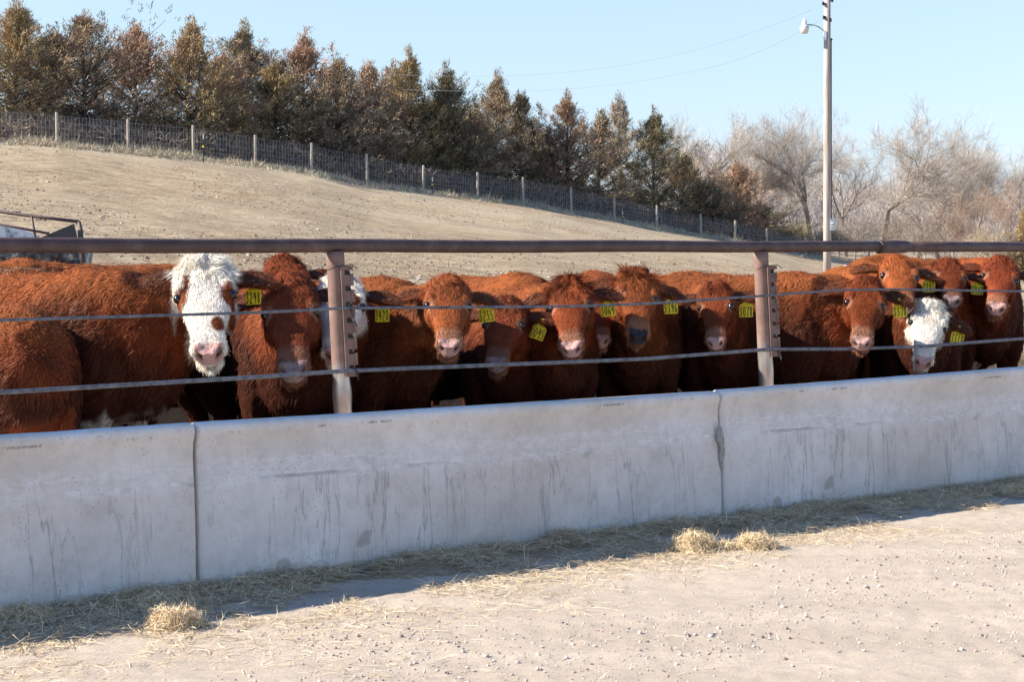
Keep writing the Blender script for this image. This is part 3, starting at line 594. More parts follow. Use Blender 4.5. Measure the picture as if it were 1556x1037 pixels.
    for mk, cc_, k in ((nos, np.array([.035, .014, .012]), 1.4), (mouth, np.array([.06, .03, .025]), .8)):
        mk = np.clip(mk * k, 0, 1)[:, None]; c = c * (1 - mk) + cc_ * mk
    em = sst(.027, .019, np.hypot((y - .160) * 1.0, (z - .012) * 1.2)) * (ax > .075) * (ax < .13) * (1 - isear); er2 = np.hypot(y - .160, (z - .016) * 1.1); lid = sst(.045, .034, er2) * sst(.022, .027, er2) * (ax > .07) * (1 - isear) * (coat != 'white'); c = c * (1 - .5 * lid[:, None]) + np.array([.38, .21, .13]) * .5 * lid[:, None]; c = c * (1 - .75 * em[:, None]) + np.array([.035, .018, .012]) * .75 * em[:, None]
    # inside of ears
    for e in ears:
        rel = W_ - e[0]; t = rel @ e[1] / (.188 * sh); w = rel @ e[2] / sh; fr = nrm @ e[3]
        im = ((t > .15) & (t < .95) & (np.abs(w) < .05) & (fr > .2) & (np.linalg.norm(rel, axis=1) < .22)).astype(float)[:, None]; c = c * (1 - .45 * im) + np.array([.10, .04, .025]) * .45 * im
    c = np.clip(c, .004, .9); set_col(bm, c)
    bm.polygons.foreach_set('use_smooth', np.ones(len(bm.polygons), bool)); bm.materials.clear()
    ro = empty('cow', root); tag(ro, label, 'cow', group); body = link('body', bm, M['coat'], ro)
    # eyes
    for sgn in (-1, 1):
        e = MB(); v, f_ = ellipsoid(hp(sgn * .1015, .160, .020) - root, np.array([.0175, .0205, .0180]) * sh, R, 12, 18); e.add(v, f_); e.build('eye', M['eye'], ro, smooth=True)
    # tail
    tl = MB(); b0 = tb - root; tl.tube([b0 + [0, 0, .02], b0 - fw * .06 * s + [0, 0, -.06], b0 - fw * .09 * s + [0, 0, -.4], b0 - fw * .07 * s + [0, 0, -.75]], [.03, .025, .016, .03], 8)
    to = tl.build('tail', M['coat'], ro, smooth=True); set_col(to.data, np.tile(base, (len(to.data.vertices), 1)))
    # fur: thousands of short hairs rooted on the visible coat
    nf = len(bm.polygons); ctr = np.empty(nf * 3, np.float32); bm.polygons.foreach_get('center', ctr); ctr = ctr.reshape(-1, 3).astype(float); pn = np.empty(nf * 3, np.float32); bm.polygons.foreach_get('normal', pn); pn = pn.reshape(-1, 3).astype(float)
    fv = np.empty(nf, np.int32); ls = np.empty(nf, np.int32); bm.polygons.foreach_get('loop_start', ls); lv = np.empty(len(bm.loops), np.int32); bm.loops.foreach_get('vertex_index', lv); fv = lv[ls]
    hq = ishead[fv]; yy = y[fv]; zz = z[fv]; xx = x[fv]
    w = (.25 + .9 * sst(.5, .8, ctr[:, 2])) * (1 + 3.2 * hq) * (ctr[:, 2] > .38); facing = unit(-(ctr + root) + [0, 0, H]); w = w * (.15 + sst(-.45, .0, (pn * facing).sum(1)))
    w = w * (1 - .97 * pad[fv]) * (1 - .9 * np.clip(nos[fv] * 3, 0, 1)) * (1 - .95 * (np.hypot(np.hypot(np.abs(xx) - .099, yy - .160), zz - .018) < .031))
    w = w / w.sum(); pick = rng.choice(nf, fur, p=w); n_ = fur
    rt = ctr[pick] + rng.normal(size=(n_, 3)) * vox * .5; nn = pn[pick]; h_ = hq[pick][:, None]; y_ = yy[pick]; x_ = xx[pick]; z_ = zz[pick]; er_ = isear[fv][pick]
    swirl = np.stack([fbm(rt, 7, 2, 21), fbm(rt, 7, 2, 22), fbm(rt, 7, 2, 23)], 1)
    flow_b = -fw * .7 + U * -.75 + swirl * .8
    flow_h = f * 1.0 + l * (x_ * 5)[:, None] + swirl * .25
    flow = flow_b * (1 - h_) + flow_h * h_
    tf = np.exp(-(((y_ - .01) / .08) ** 2)) * (np.abs(x_) < .11) * (z_ > -.03) * hq[pick] * (1 - er_)       # shaggy poll
    curl = np.stack([noise(rt, 24, 31), noise(rt, 24, 32), noise(rt, 24, 33)], 1)
    flow = flow + (tf * shaggy)[:, None] * (curl * 1.2 + f * .6 + l * (x_ * 8)[:, None])
    eside = np.sign(x_)[:, None] * l; flow = flow * (1 - er_[:, None]) + er_[:, None] * (eside * .9 + swirl * .7 - U * .3)
    flow = flow - nn * (flow * nn).sum(1)[:, None]; flow = unit(flow + rng.normal(size=(n_, 3)) * .22)
    lift = .28 + .25 * tf + .15 * er_
    dvec = unit(flow + nn * lift[:, None]); bend = unit(-nn * .35 - U * .4 + curl * (.3 + 1.3 * tf * shaggy)[:, None])
    face = sst(.04, .22, y_) * hq[pick] * (1 - er_)
    Ln = (.034 * (1 - face) + .013 * face) * (1 + .55 * tf * shaggy) * rng.uniform(.6, 1.3, n_); Ln = np.where(er_ > 0, .022 * rng.uniform(.6, 1.5, n_), Ln)
    beard = (z_ < -.07) * (y_ > .1) * hq[pick]; Ln = Ln + .012 * beard
    Wn = np.where(hq[pick] > .5, .0021, .0030) * rng.uniform(.7, 1.2, n_)
    side = unit(np.cross(dvec, nn + rng.normal(size=(n_, 3)) * .25))
    cl = c[fv][pick] * (1 + rng.normal(size=(n_, 1)) * .13) * (1 + .22 * fbm(rt, 30, 2, 40)[:, None]); 
    earw = (er_ > 0) & (rng.random(n_) < .08); cl[earw] = cl[earw] * .6 + np.array([.42, .26, .16]) * .4
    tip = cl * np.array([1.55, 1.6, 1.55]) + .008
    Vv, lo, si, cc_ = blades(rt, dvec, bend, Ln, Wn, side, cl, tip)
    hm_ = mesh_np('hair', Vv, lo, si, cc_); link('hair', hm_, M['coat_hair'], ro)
    if tagno:
        e = ears[1 if tside > 0 else 0]; o = e[0] + e[1] * .105 * sh + e[3] * .012 * sh - e[2] * 0 - U * .02 - root
        nr = unit(np.array([-.22 + rng.uniform(-.2, .2), -1, .1 + rng.uniform(-.1, .2)]) + d * .1); up = unit(U - nr * (U @ nr)); rt_ = unit(np.cross(up, nr)) * -1
        if rt_[0] < 0: rt_ = -rt_
        ear_tag(ro, o + nr * .018 * sh, rt_, up, nr, tagno, 1.0, tilt + rng.uniform(-.14, .14))
    return ro

C = cow
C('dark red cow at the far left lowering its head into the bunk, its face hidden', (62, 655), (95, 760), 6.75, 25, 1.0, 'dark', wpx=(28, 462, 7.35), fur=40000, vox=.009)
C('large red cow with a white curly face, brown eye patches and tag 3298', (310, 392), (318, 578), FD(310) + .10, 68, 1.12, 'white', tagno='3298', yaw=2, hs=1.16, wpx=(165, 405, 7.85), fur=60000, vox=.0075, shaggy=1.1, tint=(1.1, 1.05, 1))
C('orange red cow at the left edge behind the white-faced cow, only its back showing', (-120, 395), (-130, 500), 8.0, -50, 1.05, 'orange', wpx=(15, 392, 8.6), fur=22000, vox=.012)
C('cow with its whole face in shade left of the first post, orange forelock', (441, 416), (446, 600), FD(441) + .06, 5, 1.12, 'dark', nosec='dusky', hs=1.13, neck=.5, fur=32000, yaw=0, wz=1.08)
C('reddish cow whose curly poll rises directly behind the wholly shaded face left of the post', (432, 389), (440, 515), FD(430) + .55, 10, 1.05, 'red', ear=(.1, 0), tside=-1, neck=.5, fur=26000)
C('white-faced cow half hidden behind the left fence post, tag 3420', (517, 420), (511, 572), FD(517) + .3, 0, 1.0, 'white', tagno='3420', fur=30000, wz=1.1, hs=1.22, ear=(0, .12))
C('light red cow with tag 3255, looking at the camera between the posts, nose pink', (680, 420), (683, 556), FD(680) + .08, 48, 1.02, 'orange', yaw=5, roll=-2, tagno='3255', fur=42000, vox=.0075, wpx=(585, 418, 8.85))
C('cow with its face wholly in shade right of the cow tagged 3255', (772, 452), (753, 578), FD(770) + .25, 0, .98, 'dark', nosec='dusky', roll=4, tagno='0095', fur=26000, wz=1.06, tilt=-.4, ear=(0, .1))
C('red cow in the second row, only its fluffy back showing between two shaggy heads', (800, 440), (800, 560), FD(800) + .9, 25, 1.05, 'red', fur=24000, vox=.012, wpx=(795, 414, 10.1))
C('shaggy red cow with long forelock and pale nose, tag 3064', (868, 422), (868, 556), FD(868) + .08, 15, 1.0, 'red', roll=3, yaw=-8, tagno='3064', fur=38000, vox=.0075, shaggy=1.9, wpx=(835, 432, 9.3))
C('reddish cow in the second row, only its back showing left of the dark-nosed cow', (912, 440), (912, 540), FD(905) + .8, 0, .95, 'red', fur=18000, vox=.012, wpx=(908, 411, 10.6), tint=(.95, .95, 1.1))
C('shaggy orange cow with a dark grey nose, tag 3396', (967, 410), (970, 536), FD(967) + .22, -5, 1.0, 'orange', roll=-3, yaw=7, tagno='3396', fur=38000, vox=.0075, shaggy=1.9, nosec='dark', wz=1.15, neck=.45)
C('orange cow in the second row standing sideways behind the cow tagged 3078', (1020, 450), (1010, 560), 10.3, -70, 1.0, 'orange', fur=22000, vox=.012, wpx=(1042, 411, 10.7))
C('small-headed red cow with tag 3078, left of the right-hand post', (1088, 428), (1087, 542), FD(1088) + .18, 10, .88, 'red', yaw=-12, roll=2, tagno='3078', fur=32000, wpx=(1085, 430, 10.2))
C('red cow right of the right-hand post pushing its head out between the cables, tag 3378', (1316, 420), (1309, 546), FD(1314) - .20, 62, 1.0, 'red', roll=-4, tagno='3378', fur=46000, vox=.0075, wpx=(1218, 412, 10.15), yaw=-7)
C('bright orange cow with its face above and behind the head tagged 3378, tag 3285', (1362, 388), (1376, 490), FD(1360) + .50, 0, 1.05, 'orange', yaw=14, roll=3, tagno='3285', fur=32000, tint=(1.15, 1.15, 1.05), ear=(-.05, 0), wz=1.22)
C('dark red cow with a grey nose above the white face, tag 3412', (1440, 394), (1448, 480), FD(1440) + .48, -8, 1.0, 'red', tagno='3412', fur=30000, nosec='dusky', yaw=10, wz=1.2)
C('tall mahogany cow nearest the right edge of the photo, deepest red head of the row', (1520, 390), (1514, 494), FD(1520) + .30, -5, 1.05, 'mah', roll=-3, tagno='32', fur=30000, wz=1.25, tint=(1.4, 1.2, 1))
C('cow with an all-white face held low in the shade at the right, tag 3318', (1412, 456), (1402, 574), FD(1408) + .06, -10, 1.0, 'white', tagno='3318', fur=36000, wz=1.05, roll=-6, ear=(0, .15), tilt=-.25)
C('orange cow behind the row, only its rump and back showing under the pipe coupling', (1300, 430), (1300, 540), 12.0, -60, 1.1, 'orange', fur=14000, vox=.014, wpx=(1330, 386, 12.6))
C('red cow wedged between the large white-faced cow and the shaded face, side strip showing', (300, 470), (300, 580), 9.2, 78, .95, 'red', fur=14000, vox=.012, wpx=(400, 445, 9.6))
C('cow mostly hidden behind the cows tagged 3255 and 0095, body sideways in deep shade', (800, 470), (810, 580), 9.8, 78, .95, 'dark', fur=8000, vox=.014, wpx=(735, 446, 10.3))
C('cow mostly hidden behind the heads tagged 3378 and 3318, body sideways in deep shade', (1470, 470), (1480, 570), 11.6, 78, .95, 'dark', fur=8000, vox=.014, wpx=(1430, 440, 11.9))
#PART2
# ---------------------------------------------------------------- field fence on the hillside
PT = [(-140, 150), (-22, 163), (87, 170), (195, 181), (294, 190), (388, 205), (473, 217), (558, 234), (643, 251), (726, 262), (795, 269), (868, 284), (933, 300), (998, 312), (1065, 325), (1117, 335), (1165, 347), (1224, 361), (1275, 374), (1320, 378), (1365, 383), (1405, 384), (1448, 384), (1490, 385), (1535, 386), (1580, 387)]
def gp(px, D):
    X = (px - CX) / F * D; return np.array([X, D, float(ground_z(X, D)[0])])
fr = empty('field_fence', gp(87, DF(87))); tag(fr, 'long woven wire fence on pale wooden posts crossing the hillside below the cedars', 'fence'); fo = np.array(fr.location)
tops = []
for px, ty in PT:
    g = gp(px, DF(px)); h = max(.9, min(1.75, P(px, ty, g[1])[2] - g[2])); tops.append((g, h))
    m_ = MB(); lx, ly = rng.normal(size=2) * .02; m_.tube([g - fo + [0, 0, -.3], g - fo + [lx * .5, ly, h * .5], g - fo + [lx, ly * 2, h * .985], g - fo + [lx, ly * 2, h]], [.062, .06, .055, .045], 8); m_.build('post', M['fpost'], fr, smooth=False)
wm_ = MB()
for (g0, h0), (g1, h1) in zip(tops[:-1], tops[1:]):
    Lg = np.linalg.norm(g1 - g0); n_ = int(Lg / .155)
    px_ = [g0 + (g1 - g0) * k / n_ for k in range(n_ + 1)]; bz = [float(ground_z(q[0], q[1])[0]) for q in px_]
    bt = [np.array([q[0], q[1], b_ + .05]) - fo for q, b_ in zip(px_, bz)]; tp = [np.array([q[0], q[1], g0[2] + (g1[2] - g0[2]) * k / n_ + (h0 + (h1 - h0) * k / n_) * .90 + .015 * math.sin(k * .9)]) - fo for k, q in enumerate(px_)]
    for k in range(n_):
        wm_.tube([bt[k], (bt[k] + tp[k]) / 2 + [rng.normal() * .012, 0, 0], tp[k]], .0038, 3, cap=False)
    for e in (0, .12, .25, .4, .58, .78, 1): wm_.tube([bt[k] + (tp[k] - bt[k]) * e for k in range(0, n_ + 1, max(1, n_ // 4))], .0042, 3, cap=False)
wm_.build('wire_mesh', M['wire'], fr)
for px, ty, by_ in ((309, 207, 250), (657, 269, 295), (946, 317, 336)):
    D = DF(px) - 1.6; g = gp(px, D); h = (by_ - ty) / F * D; t = empty('steel_stake', g); tag(t, {309: 'thin steel stake with a yellow insulator, leftmost, in front of the hillside fence', 657: 'white-topped steel stake with yellow insulator below the middle of the hillside fence', 946: 'thin steel stake with yellow insulator near the right end of the hillside fence'}[px], 'fence stake', 'steel stakes along the hillside fence')
    m_ = MB(); m_.box((0, 0, h / 2), (.035, .012, h)); m_.box((0, .014, h / 2), (.01, .02, h)); m_.build('stake', M['dark'], t)
    m_ = MB(); m_.lathe((0, -.03, h * .58), [(.02, -.04), (.05, -.03), (.03, 0), (.05, .03), (.02, .04)], 8); m_.build('insulator', M['tag'], t)
    m_ = MB(); m_.box((0, -.002, h - .08), (.042, .022, .2)); m_.build('painted_top', M['white'], t)
# dry grass along the fence
n_ = 52000; u = rng.uniform(-250, 1600, n_); dd = np.abs(rng.normal(size=n_)) * 1.1 * rng.choice([-.75, 1], n_); D = DF(u) + dd + .35 * np.sin(u * .05) ; X = (u - CX) / F * D
ok = noise(np.stack([X, D, X * 0], 1), .9, 3) + noise(np.stack([X, D, X * 0], 1), 3.1, 4) * .5 > -.35 - .3 * (dd > 0); X = X[ok]; D = D[ok]; dd = dd[ok]; n_ = len(X)
rt = np.stack([X, D, ground_z(X, D) - .02], 1); dv = unit(rng.normal(size=(n_, 3)) * .55 + [0, 0, .9]); dv[:, 2] = np.abs(dv[:, 2]); bend = unit(rng.normal(size=(n_, 3)) + [.4, 0, -.4])
cl = np.array([.64, .54, .38]) * rng.uniform(.55, 1.15, (n_, 1)) * (1 + rng.normal(size=(n_, 3)) * .05)
hl = (.16 + .26 * np.clip(noise(rt, 1.3, 12) + .5, 0, 1)) * rng.uniform(.5, 1.2, n_) * np.where(dd < -.9, .5, 1)
Vv, lo, si, cc_ = blades(rt, dv, bend, hl, .022, unit(np.cross(dv, rv(n_))), cl)
tag(link('dry_grass', mesh_np('dry_grass', Vv, lo, si, cc_), M['dry_grass']), kind='stuff')
n_ = 42000; u = rng.uniform(-250, 1260, n_); D = DF(u) + rng.uniform(1.2, 9, n_); X = (u - CX) / F * D; rt = np.stack([X, D, ground_z(X, D) + rng.uniform(0, .8, n_) ** 1.3 * np.clip(1.1 + .6 * noise(np.stack([X, D, X * 0], 1), .8, 4), .3, 2)], 1)
dv = unit(rng.normal(size=(n_, 3)) * .7 + [0, 0, .6]); cl = np.array([.24, .18, .13]) * rng.uniform(.5, 1.4, (n_, 1)); Vv, lo, si, cc_ = blades(rt, dv, rv(n_), rng.uniform(.2, .6, n_), rng.uniform(.02, .045, n_), unit(np.cross(dv, rv(n_))), cl)
tag(link('underbrush', mesh_np('underbrush', Vv, lo, si, cc_), M['bark']), kind='stuff')
# clods and stones: small irregular solids
ICO = np.array([[0, 1, 1.618], [0, -1, 1.618], [0, 1, -1.618], [0, -1, -1.618], [1, 1.618, 0], [-1, 1.618, 0], [1, -1.618, 0], [-1, -1.618, 0], [1.618, 0, 1], [-1.618, 0, 1], [1.618, 0, -1], [-1.618, 0, -1]]) / 1.902
IF = np.array([[0, 1, 8], [0, 9, 1], [0, 8, 4], [0, 4, 5], [0, 5, 9], [1, 6, 8], [1, 7, 6], [1, 9, 7], [2, 3, 11], [2, 10, 3], [2, 4, 10], [2, 5, 4], [2, 11, 5], [3, 10, 6], [3, 6, 7], [3, 7, 11], [4, 8, 10], [5, 11, 9], [6, 10, 8], [7, 9, 11]])
def solids(c, r, col):
    n_ = len(c); A_ = rng.normal(size=(n_, 3, 3)); Q = np.linalg.qr(A_)[0]; sc = rng.uniform(.6, 1.3, (n_, 1, 3)); sc[:, :, 2] *= .75
    v = ICO[None] * rng.uniform(.72, 1.15, (n_, 12, 1)); v = np.einsum('nij,nkj->nki', Q, v) * sc * r[:, None, None] + c[:, None]
    return v.reshape(-1, 3), (IF[None] + 12 * np.arange(n_)[:, None, None]).reshape(-1), np.full(n_ * 20, 3), np.repeat(col, 12, 0)
n_ = 15000; u = rng.uniform(-60, 1640, n_); t = rng.uniform(0, 1, n_) ** 1.3; D = 24 + (DF(u) - 26) * t; X = (u - CX) / F * D; ok = noise(np.stack([X, D, X * 0], 1), .28, 6) > -.25; X, D = X[ok], D[ok]; n_ = len(X)
r_ = rng.uniform(.012, .036, n_) * (1 + .8 * (rng.random(n_) < .05)); cl = np.where(rng.random((n_, 1)) < .6, np.array([[.20, .15, .11]]), np.array([[.42, .34, .26]])) * rng.uniform(.7, 1.2, (n_, 1))
tag(link('dirt_clods', mesh_np('dirt_clods', *solids(np.stack([X, D, ground_z(X, D)], 1), r_, cl)), M['stone']), kind='stuff')
# loose gravel on the road
n_ = 48000; a_ = rng.uniform(-3.2, 9, n_); b2 = rng.uniform(.25, 4.2, n_); X, Y = to_world(a_, b2); pr = np.stack([X, Y, X * 0], 1)
w = .10 + .9 * sst(.05, .5, noise(pr * [1, 1, 1], 1.6, 51) * .7 + .75 * np.exp(-((b2 - 1.75 + .12 * a_) / .38) ** 2) + .5 * sst(1.9, 3, b2)); ok = rng.random(n_) < w * sst(.3, 1.3, b2 + .3); X, Y, b2 = X[ok], Y[ok], b2[ok]; n_ = len(X)
r_ = np.minimum(.0018 + rng.exponential(.0014, n_), .011); hu = rng.random((n_, 1)); cl = np.where(hu < .12, [[.16, .13, .14]], np.where(hu < .3, [[.42, .29, .26]], [[.56, .47, .40]])) * rng.uniform(.75, 1.25, (n_, 1))
tag(link('loose_gravel', mesh_np('loose_gravel', *solids(np.stack([X, Y, road_z(X, Y, b2) + r_ * .35], 1), r_, cl)), M['stone']), kind='stuff')

# ---------------------------------------------------------------- hay along the foot of the bunk
def mat_h(a_, b2):
    X, Y = to_world(a_, b2); p = np.stack([X, Y, X * 0], 1); wd = .17 + .34 * sst(.3, -1.2, a_) + .16 * fbm(np.stack([a_, a_ * 0, a_ * 0], 1), .9, 3, 61)
    e = sst(1.0, .15, b2 / np.clip(wd + .22, .2, 1)); return (.016 + .026 * fbm(p, 3.4, 3, 62) + .010 * noise(p, 13, 63)) * e - .012 * (1 - e)
na, nb_ = 700, 70; A_, B_ = np.meshgrid(np.linspace(-3.2, 10, na), np.linspace(-.1, .85, nb_)); a_ = A_.ravel(); b2 = B_.ravel(); X, Y = to_world(a_, b2)
z = road_z(X, Y, b2) + mat_h(a_, np.maximum(b2, 0)); i = (np.arange(nb_ - 1)[:, None] * na + np.arange(na - 1)[None]).ravel()
tag(link('hay_litter', mesh_np('hay_litter', np.stack([X, Y, z], 1), np.stack([i, i + 1, i + na + 1, i + na], 1), np.full(len(i), 4), smooth=True), M['haymat']), kind='stuff')
def straw_col(n_):
    k = rng.random((n_, 1)); return np.where(k < .15, [[.50, .38, .24]], np.where(k < .4, [[.58, .43, .26]], [[.80, .64, .41]])) * rng.uniform(.7, 1.2, (n_, 1))
n_ = 150000; a_ = rng.uniform(-3.0, 9.5, n_); b2 = np.where(rng.random(n_) < .70, np.abs(rng.normal(size=n_)) * .34, rng.exponential(.42, n_) * (1 + .5 * sst(1.5, -.5, a_))); X, Y = to_world(a_, b2)
ok = noise(np.stack([X, Y, X * 0], 1), 2.2, 64) + .5 * noise(np.stack([X, Y, X * 0], 1), 7, 65) > 0 + .4 * sst(.4, 1.2, b2) - .55 * (b2 < .2) - .6 * sst(2.0, -.5, a_); a_, b2, X, Y = a_[ok], b2[ok], X[ok], Y[ok]; n_ = len(a_)
fl = sst(.8, .3, b2); rt = np.stack([X, Y, road_z(X, Y, b2) + np.maximum(mat_h(a_, b2), 0) + .003 + rng.exponential(.008, n_) * fl], 1)
dv = rng.normal(size=(n_, 3)); dv[:, 2] *= .18 * fl + .02; dv[:, 2] += .02; dv = unit(dv); bend = unit(rng.normal(size=(n_, 3)) * [1, 1, .2] + [0, 0, -.1])
Vv, lo, si, cc_ = blades(rt, dv, bend, rng.uniform(.03, .11, n_), rng.uniform(.0012, .0026, n_), unit(np.cross(dv, rng.normal(size=(n_, 3)) * .35 + [0, 0, 1])), straw_col(n_))
tag(link('loose_hay', mesh_np('loose_hay', Vv, lo, si, cc_), M['straw']), kind='stuff')
def clump(px, py, w, h, n_, label):
    D = F * H / (py - HY); c = P(px, py, D); c[2] = 0; o = empty('hay_clump', c)
    tag(o, label, 'hay', 'clumps of hay at the foot of the bunk')
    d = rv(n_); d[:, 2] = np.abs(d[:, 2]); rr = rng.uniform(.25, 1, (n_, 1)) ** .5; wob = 1 + .28 * noise(d, 2.2, int(px)) [:, None]
    stray = (rng.random((n_, 1)) < .10); rt = d * rr * wob * [w, w * .85, h] * np.where(stray, [[1.6, 1.6, .35]], 1); dv = unit(np.cross(d, rv(n_)) + rng.normal(size=(n_, 3)) * .45 + d * .15); bend = unit(-d + rng.normal(size=(n_, 3)) * .7)
    Vv, lo, si, cc_ = blades(rt, dv, bend, rng.uniform(.02, .06, n_), rng.uniform(.0013, .0026, n_), unit(np.cross(dv, rv(n_))), straw_col(n_) * 1.12)
    link('straw', mesh_np('straw', Vv, lo, si, cc_), M['straw'], o)
    v, f_ = ellipsoid(np.zeros(3), np.array([w * .72, w * .58, h * .72]), np.eye(3), 14, 20); v = v * (1 + .3 * noise(v, 14, 3))[:, None]; me = bpy.data.meshes.new('core'); me.from_pydata(v.tolist(), [], f_); link('core', me, M['haymat'], o)
clump(262, 954, .10, .07, 4200, 'ragged clump of hay catching the sun below the left bunk joint')
clump(1052, 838, .095, .085, 4600, 'larger left one of two sunlit hay clumps below the right bunk joint')
clump(1150, 836, .085, .070, 4000, 'right one of two sunlit hay clumps below the right bunk joint')
clump(1102, 838, .06, .038, 1200, 'small flat wisp of hay between the two round clumps')
clump(30, 945, .12, .055, 1800, 'shaded tuft of hay against the bunk at the left edge of the photo')
clump(1030, 806, .06, .05, 1100, 'small shaded tuft of hay against the bunk just left of its right joint')
clump(1546, 752, .09, .05, 1300, 'sunlit tuft of hay at the right edge of the photo')
clump(240, 925, .16, .05, 2000, 'low shaded mound of hay against the bunk directly under its left joint')

for k_, (px, py, r0) in enumerate([(560, 878, .030), (598, 872, .040), (640, 869, .028), (672, 866, .045), (708, 860, .036), (745, 858, .026), (1040, 806, .024)]):
    p, _t = line_pt(px, -.045); o = empty('rock', (p[0], p[1], .0)); tag(o, 'small grey stone wedged under the foot of the concrete bunk', 'rock', 'stones wedged under the concrete bunk')
    v, f_ = ellipsoid(np.zeros(3), np.array([r0 * 1.3, r0, r0 * .8]), np.eye(3), 12, 18); v = v * (1 + .28 * fbm(v, 22, 3, k_))[:, None]; me = mesh_np('stone', v, [i for q in f_ for i in q], [len(q) for q in f_], np.tile([[.30, .26, .24]], (len(v), 1)) * (1 + .3 * fbm(v, 60, 2, k_))[:, None], smooth=True); link('stone', me, M['stone'], o)
# ---------------------------------------------------------------- cedars
def segs_mesh(S0, S1, R0, R1, n=5):
    """tapered prisms along many segments"""
    d = unit(S1 - S0); a = np.where(np.abs(d[:, 2:3]) < .9, [[0, 0, 1.]], [[1., 0, 0]]); u = unit(np.cross(d, a)); w = np.cross(d, u); V = []
    for S_, R_ in ((S0, R0), (S1, R1)):
        for j in range(n): g = 2 * math.pi * j / n; V.append(S_ + R_[:, None] * (math.cos(g) * u + math.sin(g) * w))
    V = np.stack(V, 1).reshape(-1, 3); b_ = np.arange(len(S0))[:, None] * 2 * n
    loops = np.concatenate([b_ + [j, (j + 1) % n, n + (j + 1) % n, n + j] for j in range(n)], 1).ravel()
    return V, loops, np.full(len(S0) * n, 4)
def cedar(px, ty, D, w, hue, label, seed, dens=1.0, kind='cedar', group='cedar trees behind the hillside fence'):
    global rng
    rng = np.random.default_rng(seed); base = gp(px, D); hgt = P(px, ty, D)[2] - base[2]; R = w / F * D / 2
    o = empty('cedar_tree', base); tag(o, label, kind, group)
    nB = int(165 * dens); t = np.sort(np.where(rng.random(nB) < .28, rng.uniform(.02, .22, nB), rng.uniform(.03, .97, nB))); az = rng.uniform(0, 2 * math.pi, nB)
    prof = np.clip(np.where(t > .45, (1 - t) ** 1.25 * 1.16, (1 - t) ** .9) * (.85 + .35 * np.minimum(t * 3, 1)), .05, 1); lob = 1 + .45 * np.sin(az * 2 + seed) * rng.uniform(.3, 1, nB)
    ln = R * prof * rng.uniform(.5, 1.2, nB) * lob; up = rng.uniform(-.05, .5, nB) + t * .8
    tr = np.array([[0, 0, 0]]); lean = rng.normal(size=2) * .04
    up = up - .75 * sst(.25, .0, t); S0 = np.stack([lean[0] * t * hgt, lean[1] * t * hgt, t * hgt * .93], 1); dr = unit(np.stack([np.cos(az), np.sin(az), up], 1)); S1 = S0 + dr * ln[:, None]
    TS0 = [[0, 0, -.2]]; TS1 = []; 
    zz = np.linspace(0, hgt * .97, 8); tp_ = np.stack([lean[0] * zz, lean[1] * zz, zz], 1); tr_ = .13 * (1 - zz / hgt * .93)
    V, lo, si = segs_mesh(np.concatenate([tp_[:-1], S0]), np.concatenate([tp_[1:], S1]), np.concatenate([tr_[:-1], .035 * (1 - t * .6)]), np.concatenate([tr_[1:], np.full(nB, .008)]))
    link('trunk', mesh_np('trunk', V, lo, si, np.tile([[.09, .07, .055]], (len(V), 1))), M['bark'], o)
    cpb = 12; k = np.tile(np.arange(nB), cpb); s_ = rng.uniform(.22, 1.05, len(k)); sidev = unit(np.cross(dr[k], [0, 0, 1.])); cc_ = S0[k] + dr[k] * (ln[k] * s_)[:, None] + sidev * (rng.normal(size=len(k)) * ln[k] * .16)[:, None] + rng.normal(size=(len(k), 3)) * .07
    cc_[:, 2] += .25 * (s_ ** 2) * ln[k] * .6; nc_ = len(k)
    # a leader spray
    tl = np.stack([lean[0] * hgt + rng.normal(size=26) * .10, lean[1] * hgt + rng.normal(size=26) * .10, hgt * rng.uniform(.80, 1.0, 26)], 1); cc_ = np.concatenate([cc_, tl]); kd = np.concatenate([dr[k], np.tile([[0, 0, 1.]], (26, 1))]); nc_ += 26
    lp = 20; K = np.repeat(np.arange(nc_), lp); n_ = len(K); cd_ = unit(kd + [0, 0, .35] + rng.normal(size=(nc_, 3)) * .3)
    us = rng.uniform(-.1, 1, n_)[:, None]; rt = cc_[K] + cd_[K] * us * .34 + rng.normal(size=(n_, 3)) * (.045 + .04 * (1 - us)); dv = unit(cd_[K] * .8 + rng.normal(size=(n_, 3)) * .55); bend = unit(cd_[K] + [0, 0, .3])
    hv = {'brown': [.34, .245, .165], 'rust': [.38, .24, .16], 'gold': [.40, .285, .14], 'olive': [.23, .19, .11], 'grey': [.36, .30, .24], 'dark': [.15, .125, .085]}
    h0 = np.array(hv[hue]); alt = np.array(hv[['dark', 'brown', 'olive', 'dark', 'rust'][seed % 5]]); mixk = np.clip(.5 + 1.1 * noise(cc_, 1.4, seed), 0, 1)[:, None]
    cc2 = (h0 * (1 - mixk * .75) + alt * mixk * .75) * rng.uniform(.6, 1.5, (nc_, 1)); cl = cc2[K] * rng.uniform(.75, 1.25, (n_, 1))
    Vv, lo, si, c_ = blades(rt, dv, bend, rng.uniform(.06, .15, n_), rng.uniform(.018, .034, n_), unit(np.cross(dv, rv(n_))), cl, cl * 1.15)
    link('crown', mesh_np('crown', Vv, lo, si, c_), M['foliage'], o)
